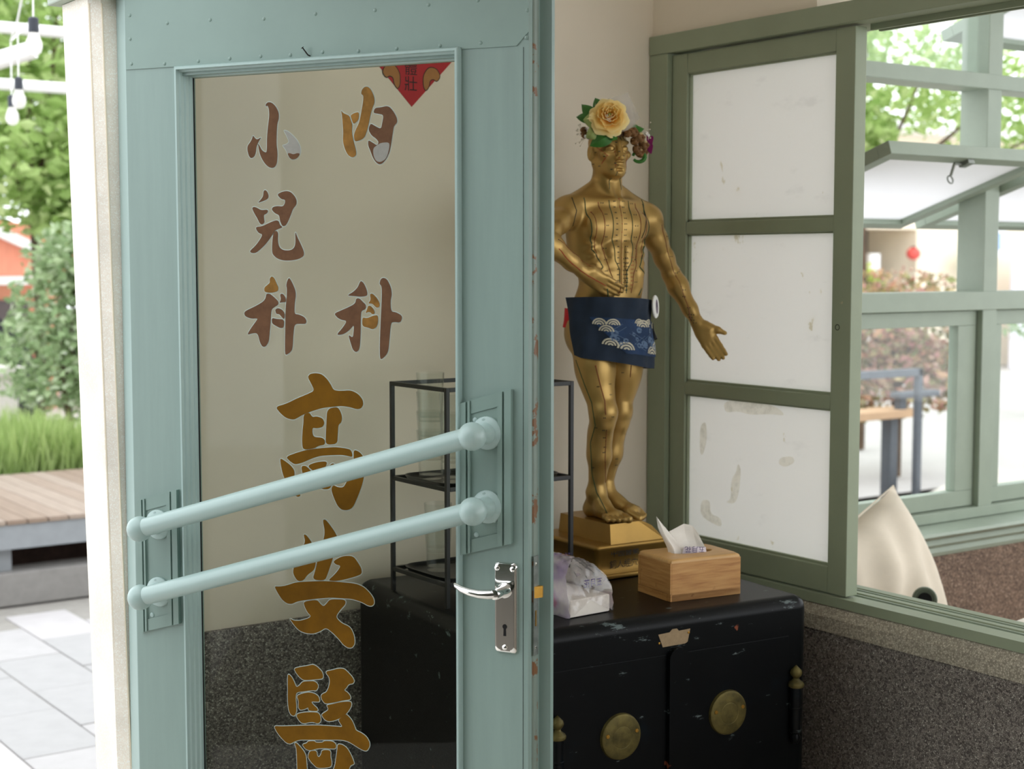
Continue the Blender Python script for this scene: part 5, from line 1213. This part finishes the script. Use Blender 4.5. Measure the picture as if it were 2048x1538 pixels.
# ================================================================ PORCH THINGS
cu = thing('cushion', 'plump off-white linen cushion leaning below the porch window', 'cushion', (3.03, 2.60, .3997))
M_linen = plain('linen', S(226,214,196), .95, var=.05, scale=12, bmp=.25)
CM = Matrix.Translation((.0, .02, .283)) @ Matrix.Rotation(math.radians(8), 4, 'Z') @ Matrix.Rotation(math.radians(-16), 4, 'X') @ Matrix.Rotation(math.radians(-16), 4, 'Y')
def cush(sg):
    def fn(u, v):
        x, z = (u-.5)*2, (v-.5)*2
        pin = 1-.055*(1-abs(x)**2)*0-.06*(1-x*x)*z*z*0
        hx = .225*(1-.07*(1-z*z)*abs(x)**6); hz = .225*(1-.07*(1-x*x)*abs(z)**6)
        y = .10*(max(0, (1-abs(x)**2.6))**.55)*(max(0, (1-abs(z)**2.6))**.55)
        y += .010*math.sin(6*x+3*z+1)*(1-x*x)*(1-z*z)+.011*math.sin(10*(x-.6*z))*max(0, (1-x*x))*(1-z*z)
        return CM @ Vector((x*hx, sg*y, z*hz))
    return fn
q = B().grid(cush(-1), 28, 28); q.grid(cush(1), 28, 28); bmesh.ops.remove_doubles(q.bm, verts=q.bm.verts[:], dist=.0006)
part('cover', q, M_linen, cu)
part('piping', B().tube([CM @ Vector((.2255*x, 0, .2255*z)) for x, z in [(-1, -1), (-.96, 0), (-1, 1), (0, .96), (1, 1), (.96, 0), (1, -1), (0, -.96), (-1, -1)]], .003, 6), M_linen, cu)
bench = thing('bench', 'low wooden bench under the porch window carrying the cushion', 'bench', (3.6, 2.60, 0))
M_bench = plain('bench_wood', S(150,120,90), .6, var=.1, scale=8, stretch=(1, 8, 1))
wpart('seat', B().box(2.68, 2.36, .36, 4.6, 2.85, .399, .004), M_bench, bench)
for x in (2.75, 3.6, 4.5):
    for y in (2.40, 2.80): wpart('leg', B().box(x-.02, y-.02, .0005, x+.02, y+.02, .36), M_bench, bench)
tbp = thing('table', 'white table top corner in the porch at the right edge', 'table', (3.2, 1.95, 0))
wpart('top', B().prism([(2.785, 2.055), (2.83, 1.55), (3.6, 1.62), (3.55, 2.20)], .735, .76, 'xy'), plain('white_table_top', S(236,226,214), .5, var=.03), tbp, smooth=False)
for x, y in ((2.88, 1.98), (2.92, 1.64), (3.48, 2.10), (3.50, 1.70)): wpart('leg', B().tube([(x, y, .0005), (x, y, .736)], .018, 10), M_white, tbp)
dc = thing('round_dial', 'small round dark green dial on a thin stand behind the sill', 'dial', (2.93, 2.405, .3992))
DMx = frame_to((0, 0, .332), (-.75, -.66, .12))
M_tin = plain('dark_green_tin', S(104,114,98), .4, .3, var=.12, scale=60)
part('rim', B().lathe([(0, -.016), (.0285, -.016), (.0300, -.012), (.0300, .008), (.028, .010), (.022, .010), (.021, .007), (0, .007)], 28, DMx), M_tin, dc)
part('dark_face', B().lathe([(.0, .0085), (.017, .0085), (.017, .0072)], 20, DMx @ Matrix.Translation((0, 0, .0003))), M_void, dc)
part('stand', B().lathe([(0, 0), (.05, 0), (.05, .008), (.012, .014), (.006, .03), (.006, .305)], 18), M_tin, dc)

# ================================================================ OUTDOORS LEFT
random.seed(11)
pv = tag(obj('paving', B().box(.9, 3.2, -.03, 5.2, 6.83, -.006), plain('paving_joint', S(150,146,140), .9, var=.1, scale=20)), 'pale grey stone paving beyond the doorway', 'paving', kind='structure')
M_tiles = [plain('paving_stone_%s' % n, S(*c), .8, var=.05, scale=12) for n, c in (('light', (182,178,178)), ('mid', (172,169,169)), ('grey', (163,161,161)))]
tw, tl = .27, .49
tms = []
for m_ in M_tiles:
    me = B().box(.003, .003, -.02, tw-.003, tl-.003, 0, .002, 1).mesh('tile'); me.materials.append(m_); tms.append(me)
for i in range(-2, 8):
    x = 1.44+tw*i
    for j in range(-1, 7):
        y = 3.70+tl*j+(0 if i % 2 == 0 else -.245)
        if y+tl > 6.83: continue
        if not (.22*y < x < .46*y): continue
        o = bpy.data.objects.new('tile', random.choice(tms)); COL.objects.link(o); o.parent = pv; o.location = (x, y, random.uniform(-.0015, .0015))
kb = tag(obj('kerb', B().box(.6, 6.835, 0, 5.4, 7.02, .15, .006), plain('kerb_stone', S(136,133,130), .85, var=.1, scale=18)), 'grey stone kerb below the wooden deck', 'kerb')
dk = thing('wooden_deck', 'weathered wooden deck on a grey steel frame behind the paving', 'deck', (3, 7.5, 0))
M_deck = [plain('deck_board_%s' % n, S(*c), .75, var=.1, scale=5, stretch=(8, 1, 8)) for n, c in (('pink', (146,128,114)), ('tan', (138,119,104)), ('pale', (153,137,124)))]
bms = []
for m_ in M_deck:
    me = B().box(.003, 0, 0, .092, 1.50, .022, .002, 1).mesh('plank'); me.materials.append(m_); bms.append(me)
for i in range(30):
    o = bpy.data.objects.new('plank', bms[random.randrange(3)]); COL.objects.link(o); o.parent = dk; o.location = (1.2+.095*i-3, 6.826-7.5, .370)
M_steelg = plain('grey_steel', S(146,150,154), .5, .1, var=.06)
wpart('front_beam', B().box(1.2, 6.836, .258, 4.05, 6.87, .369, .002), M_steelg, dk)
wpart('rear_beam', B().box(1.2, 8.27, .258, 4.05, 8.30, .369, .002), M_steelg, dk)
for x in (1.4, 2.035, 3.0, 3.9):
    for y in (6.90, 8.20): wpart('post', B().box(x, y, .15 if y < 7 else .0, x+.06, y+.05, .369), M_steelg, dk)
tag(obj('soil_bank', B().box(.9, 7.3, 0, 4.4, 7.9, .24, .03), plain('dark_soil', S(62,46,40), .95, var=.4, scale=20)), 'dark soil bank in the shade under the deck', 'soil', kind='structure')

def leaves(b, c, r, n, size, seed, flat=.0, shell=.55):
    rnd = random.Random(seed); c = Vector(c)
    for i in range(n):
        v = Vector((rnd.gauss(0, 1), rnd.gauss(0, 1), rnd.gauss(0, 1))).normalized()
        k = shell+(1-shell)*rnd.random()**.5
        p = c+Vector((v.x*r[0], v.y*r[1], v.z*r[2]))*k
        s_ = size*rnd.uniform(.6, 1.3)
        a = Vector((rnd.gauss(0, 1), rnd.gauss(0, 1), rnd.gauss(0, .6))).normalized(); d = a.cross(Vector((rnd.gauss(0, 1), rnd.gauss(0, 1), rnd.gauss(0, 1)))).normalized()
        t = p+a*s_; m_ = (p+t)/2; fold = a.cross(d)*s_*.12
        b.bm.faces.new([b.bm.verts.new(q_) for q_ in (p, m_+d*s_*.30+fold, t, m_-d*s_*.30+fold)])
    return b
G1 = [S(138,166,92), S(164,190,116), S(192,212,146), S(146,176,100), S(212,222,168)]
G2 = [S(132,156,112), S(154,176,132), S(176,194,152), S(196,206,180)]
M_leafA = leafy('fresh_green_leaves', G1, trans=.45)
M_leafB = leafy('grey_green_leaves', G2, trans=.3)
M_grass = leafy('lawn_green', [S(150,174,104), S(170,190,122), S(186,204,140), S(134,160,92)], trans=.4)
M_bark = plain('bark', S(92,74,58), .9, var=.25, scale=10)
def tree(name, label, base, h, blobs, mat, seed, size=.09, cat='tree', n=900, trunk=.05, group=None):
    t = thing(name, label, cat, base, group=group)
    q = B()
    for i, (x, y, z, rx, ry, rz_) in enumerate(blobs): leaves(q, (x, y, z), (rx, ry, rz_), n, size, seed+i, shell=.25)
    part('foliage', q, mat, t, smooth=False)
    q = B(); q.tube([(0, 0, 0), (.02, .01, h*.3), (-.03, .02, h*.6), (0, 0, h*.8)], [trunk, trunk*.85, trunk*.7, trunk*.4], 8)
    for i, (x, y, z, rx, ry, rz_) in enumerate(blobs): q.tube([(0, 0, h*.45), (x*.6, y*.6, (h*.45+z)/2+.1), (x, y, z)], [trunk*.5, trunk*.35, trunk*.15], 6)
    part('trunk', q, M_bark, t)
    return t
tree('tree', 'tall leafy tree with fresh green leaves behind the white pergola', (3.9, 12.0, 0), 4.2, [(-.6, 0, 3.4, 1.1, .9, .9), (.5, .3, 2.9, .9, .8, .8), (-.2, -.3, 2.3, .9, .7, .55), (.3, 0, 4.3, 1.2, .9, .9), (-1.2, .3, 4.4, 1, .8, .8), (.35, -.6, 1.95, .5, .4, .4)], M_leafA, 21, .13, n=1500)
tree('tree', 'broad grey-green tree farther behind the orange house', (6.6, 19.5, 0), 5, [(-.8, 0, 4.0, 2.0, 1.2, 1.4), (1, 0, 4.4, 1.8, 1.2, 1.4), (-.2, 0, 6.2, 2.4, 1.2, 1.4)], M_leafB, 31, .2, n=1300)
tree('shrub', 'grey-green oleander shrub beside the stone pier', (3.30, 9.6, 0), 1.6, [(.10, 0, 1.25, .45, .4, .42), (-.12, 0, .95, .40, .4, .35), (.25, .1, .85, .42, .4, .4), (.05, -.1, 1.55, .3, .3, .25), (.35, 0, 1.35, .3, .3, .3)], M_leafB, 41, .07, 'shrub', 1000, .03)
q = B(); rnd = random.Random(5)
for i in range(9000):
    x, y = rnd.uniform(1.9, 3.9), rnd.uniform(8.52, 9.3); h_ = rnd.uniform(.45, .72)*(.85+.15*math.sin(x*5))
    a = rnd.uniform(0, 2*PI); dx, dy = math.cos(a), math.sin(a); ln = rnd.uniform(.06, .16); w_ = .012
    p = Vector((x, y, 0.02)); m_ = Vector((x+dx*ln*.3, y+dy*ln*.3, h_*.6)); t = Vector((x+dx*ln, y+dy*ln, h_)); sd = Vector((-dy, dx, 0))*w_
    q.bm.faces.new([q.bm.verts.new(v) for v in (p-sd, p+sd, m_+sd, t, m_-sd)])
tag(obj('grass', q, M_grass, smooth=False), 'long soft green grass growing behind the wooden deck', 'grass', kind='stuff')
tag(obj('planter_wall', B().box(1.6, 10.35, 0, 3.22, 10.6, .78, .01).box(1.6, 10.3, .78, 3.26, 10.65, .84, .01), plain('white_render', S(234,226,222), .85, var=.05, scale=5)), 'low white rendered garden wall behind the grass', 'wall')
oh = thing('orange_house', 'orange house with a white edged gable roof behind the garden', 'house', (4.6, 16, 0))
M_or = plain('orange_wall', S(222,156,126), .8, var=.06, scale=2); M_or2 = plain('orange_roof', S(222,142,116), .7, var=.1, scale=6, stretch=(14, 1, 1))
wpart('wall', B().box(2.6, 16, 0, 5.4, 19, 1.55), M_or, oh, smooth=False)
wpart('roof', B().prism([(2.2, 2.2), (2.2, 2.28), (4.5, 2.0), (6.2, 1.76), (6.2, 1.35), (2.2, 1.5)], 15.6, 19.4, 'xz'), M_or2, oh, smooth=False)
wpart('fascia', B().prism([(4.0, 2.10), (4.0, 2.22), (5.42, 1.56), (5.40, 1.47)], 15.50, 15.58, 'xz'), M_white, oh, smooth=False)
wpart('canopy', B().box(2.5, 15.3, 1.32, 4.95, 15.98, 1.40), M_white, oh, smooth=False)
wpart('white_corner', B().box(4.42, 15.9, 0, 4.62, 15.99, 1.3), M_white, oh, smooth=False)
wpart('window', B().box(4.75, 15.96, .55, 5.1, 16.01, 1.15), plain('house_window', S(90,80,80), .3), oh, smooth=False)
# parked car behind the wall (only its dark rear corner shows)
car = thing('car', 'dark parked car showing only a rounded corner behind the garden wall', 'car', (3.0, 12.2, 0))
M_carp = plain('dark_car_paint', S(36,36,42), .3, .2, var=.05)
q = B().prism([(-1.6, .35), (-1.6, .75), (-1.2, .95), (-.9, 1.25), (.1, 1.28), (.35, 1.2), (.62, .95), (.70, .75), (.70, .35)], -.8, .8, 'xz')
part('body', q, M_carp, car); part('rear_window', B().prism([(.37, 1.17), (.58, .97), (.60, .99), (.39, 1.19)], -.65, .65, 'xz'), plain('car_glass', S(60,66,72), .1), car, smooth=False)
for x in (-1.1, .25):
    for y in (-.72, .72): part('wheel', B().lathe([(0, -.1), (.28, -.1), (.31, -.06), (.31, .06), (.28, .1), (0, .1)], 20, frame_to((x, y, .31), (0, 1, 0))), M_void, car)
# white pergola
pg = thing('pergola', 'white metal pergola with thin rafters over the garden', 'pergola', (3.2, 9.0, 0))
for y, z, r in ((8.05, 2.755, .030), (10.3, 2.72, .038), (13.2, 2.69, .035)):
    wpart('rafter', B().tube([(.7, y, z), (5.6, y, z)], r, 10), M_white, pg)
for x in (.9, 5.4):
    wpart('side_beam', B().box(x-.04, 7.6, 2.80, x+.04, 13.6, 2.90), M_white, pg)
    for y in (7.9, 13.3): wpart('column', B().box(x-.04, y-.04, .001, x+.04, y+.04, 2.8), M_white, pg)
wpart('brace', B().tube([(2.22, 8.05, 2.50), (2.55, 7.8, 2.62)], .045, 10), M_white, pg)
# string of bulbs
wire = [(.95, 4.2, 2.95), (1.582, 5.0, 2.735), (1.637, 5.0, 2.56), (1.932, 6.1, 2.495), (1.997, 6.4, 2.455), (2.6, 8.04, 2.785)]
tag(obj('light_cable', B().tube(wire, .004, 6), M_white), 'thin white cable carrying the string light bulbs', 'cable')
M_bulb = clear('bulb_glass', (.98,.97,.95,1), .08, .02, .55, (.95,.93,.9,1))
bulbs = [((1.580, 5.0, 2.44), 'nearest the top edge'), ((1.635, 5.0, 2.265), 'lower beside the stone pier'), ((1.930, 6.1, 2.20), 'smaller, farther along the string lights'), ((1.995, 6.4, 2.16), 'smallest and farthest of the string lights')]
for (x, y, z), lab in bulbs:
    o = thing('light_bulb', 'clear hanging string light bulb with a dark socket, '+lab, 'light bulb', (x, y, z), group='string light bulbs')
    part('socket', B().lathe([(0, .075), (.010, .075), (.016, .070), (.017, .03), (.014, .026), (0, .026)], 14), plain('bulb_socket_%d' % len(bpy.data.materials), S(52,56,66), .6), o)
    part('globe', B().lathe([(.013, .028), (.018, .016), (.025, -.004), (.027, -.02), (.022, -.038), (.012, -.047), (0, -.05)], 18), M_bulb, o)
    part('lead', B().tube([(0, 0, .074), (.002, 0, .3)], .003, 6), M_white, o)

# ================================================================ OUTDOORS RIGHT (seen through the porch windows)
M_flower = leafy('flowering_shrub', [S(206,150,150), S(150,150,110), S(222,176,170), S(120,134,88), S(190,140,120), S(214,190,150), S(160,170,120)], trans=.3)
M_yel = leafy('yellow_green_shrub', [S(190,200,110), S(170,190,90), S(206,212,140), S(150,176,84)], trans=.4)
tree('shrub', 'flowering shrub with pinkish leaves outside the porch window', (8.6, 7.35, 0), 1.4, [(-.30, .1, 1.16, .55, .5, .36), (.25, 0, 1.10, .5, .5, .40), (-.75, .2, 1.15, .5, .4, .36), (.0, 0, .72, .65, .5, .30), (.42, .1, .75, .3, .4, .25), (-.6, .1, .65, .4, .4, .25)], M_flower, 71, .075, 'shrub', 900, .04)
tree('shrub', 'yellow-green shrub before the cream house', (13.9, 12.6, 0), 1.6, [(-.5, 0, 1.25, .8, .5, .45), (-1.3, 0, 1.4, .8, .5, .5), (.1, 0, 1.1, .5, .4, .3)], M_yel, 81, .12, 'shrub', 800, .04)
tree('shrub', 'low green shrub along the far side of the road', (13.6, 9.4, 0), 1.2, [(0, 0, .95, .9, .5, .26), (1.2, -.1, 1.0, .8, .4, .3)], M_leafB, 86, .10, 'shrub', 600, .04)
tree('tree', 'leafy green tree spreading above the porch windows', (9.6, 8.6, 0), 4.4, [(-1.6, 0, 3.0, 1.1, .8, .55), (-.5, .1, 3.2, 1.1, .8, .55), (.7, 0, 3.1, 1.0, .8, .5), (-1.5, -.2, 2.55, .7, .6, .30), (1.7, .0, 3.0, 1.0, .8, .6), (-.2, 0, 2.6, .5, .4, .22), (2.6, 0, 2.75, .9, .7, .6)], M_leafA, 91, .11, n=700)
hs = thing('cream_house', 'cream rendered house across the road with a dark porch and lanterns', 'house', (17, 14.4, 0))
M_ch = plain('cream_render', S(240,228,206), .85, var=.04, scale=3)
Yh = 14.4
wpart('wall', B().box(17.2, Yh, 0, 26, Yh+3, 3.3), M_ch, hs, smooth=False)
wpart('wall', B().box(13.0, Yh, 2.0, 17.2, Yh+3, 3.3), M_ch, hs, smooth=False)
wpart('wall', B().box(13.0, Yh, 0, 15.75, Yh+3, 2.0), M_ch, hs, smooth=False)
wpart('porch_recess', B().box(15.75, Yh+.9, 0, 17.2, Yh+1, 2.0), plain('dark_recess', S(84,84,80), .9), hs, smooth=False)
wpart('roof', B().box(12.6, Yh-.5, 3.3, 26.4, Yh+3.4, 3.45), M_white, hs, smooth=False)
wpart('blue_door', B().box(16.62, Yh+.5, 0, 16.92, Yh+.6, 1.6), plain('blue_grey_door', S(120,134,166), .6), hs, smooth=False)
wpart('white_column', B().box(16.36, Yh+.1, 0, 16.56, Yh+.2, 1.66), M_white, hs, smooth=False)
wf = wpart('window', B().box(18.3, Yh-.2, 1.62, 18.95, Yh+.01, 2.05), M_white, hs, smooth=False)
obj('pane', B().box(18.55, Yh-.215, 1.72, 18.82, Yh-.2, 1.97), plain('blue_pane', S(150,176,214), .3), wf, smooth=False).matrix_parent_inverse = Matrix.Identity(4)
wpart('window', B().box(21.9, Yh-.05, 1.5, 22.15, Yh+.01, 2.0), plain('grey_pane', S(150,150,160), .4), hs, smooth=False)
wpart('metal_gate', B().box(18.6, Yh-.6, 0, 22.5, Yh-.55, 1.55), plain('lilac_gate', S(226,222,234), .6, stretch=(20, 1, 1), var=.05, scale=6), hs, smooth=False)
for (x, z), lab in zip(((15.85, 1.88), (17.02, 1.66)), ('upper left', 'lower right')):
    ln = thing('red_lantern', 'round red paper lantern hanging at the %s of the cream house porch' % lab, 'lantern', (x, Yh-.1, z), group='red lanterns on the cream house')
    part('shade', B().ball((0, 0, 0), .10, 16, 10, (1, 1, .9)), plain('red_lantern_paper_'+lab.replace(' ', '_'), S(222,92,84), .7), ln)
    part('cap', B().lathe([(0, .10), (.035, .10), (.04, .085), (0, .083)], 12), M_void, ln)
tree('potted_plant', 'hanging green plant box under the small blue window', (18.05, Yh-.35, 1.38), .3, [(0, 0, .15, .30, .2, .14)], M_leafB, 95, .08, 'plant', 500, .02)
rk = thing('metal_bench_frame', 'dark metal hand rail with a tall post outside the porch window', 'railing', (7.2, 5.9, 0))
M_rail = plain('grey_metal', S(96,100,108), .5, .3, var=.08)
wpart('post', B().box(7.045, 5.86, .0005, 7.085, 5.90, .93, .004), M_rail, rk)
wpart('hand_rail', B().box(5.9, 5.86, .885, 7.085, 5.90, .93, .004), M_rail, rk)
wpart('post', B().box(5.9, 5.86, .0005, 5.95, 5.90, .87, .004), M_rail, rk)
sg = thing('garden_bench', 'grey garden bench with a wooden seat outside the porch window', 'bench', (7.3, 6.4, 0))
wpart('leg', B().box(7.44, 6.40, .0005, 7.51, 6.48, .62, .004), M_rail, sg); wpart('leg', B().box(6.2, 6.38, .0005, 6.3, 6.50, .62, .004), M_rail, sg)
wpart('arm_rest', B().box(7.40, 6.30, .70, 7.78, 6.38, .74, .004).box(7.44, 6.33, .6, 7.5, 6.38, .70), M_rail, sg)
wpart('seat', B().box(6.1, 6.30, .58, 7.6, 6.52, .63, .004), plain('bench_plank', S(196,160,128), .7, var=.1, scale=6), sg)
kb2 = tag(obj('roadside_kerb', B().prism([(6.5, 4.6), (8.4, 5.6), (8.2, 6.3), (6.3, 5.4)], .0005, .22, 'xy'), plain('kerb_concrete', S(206,198,188), .85, var=.06, scale=6), smooth=False), 'low pale concrete kerb outside below the porch window', 'kerb')
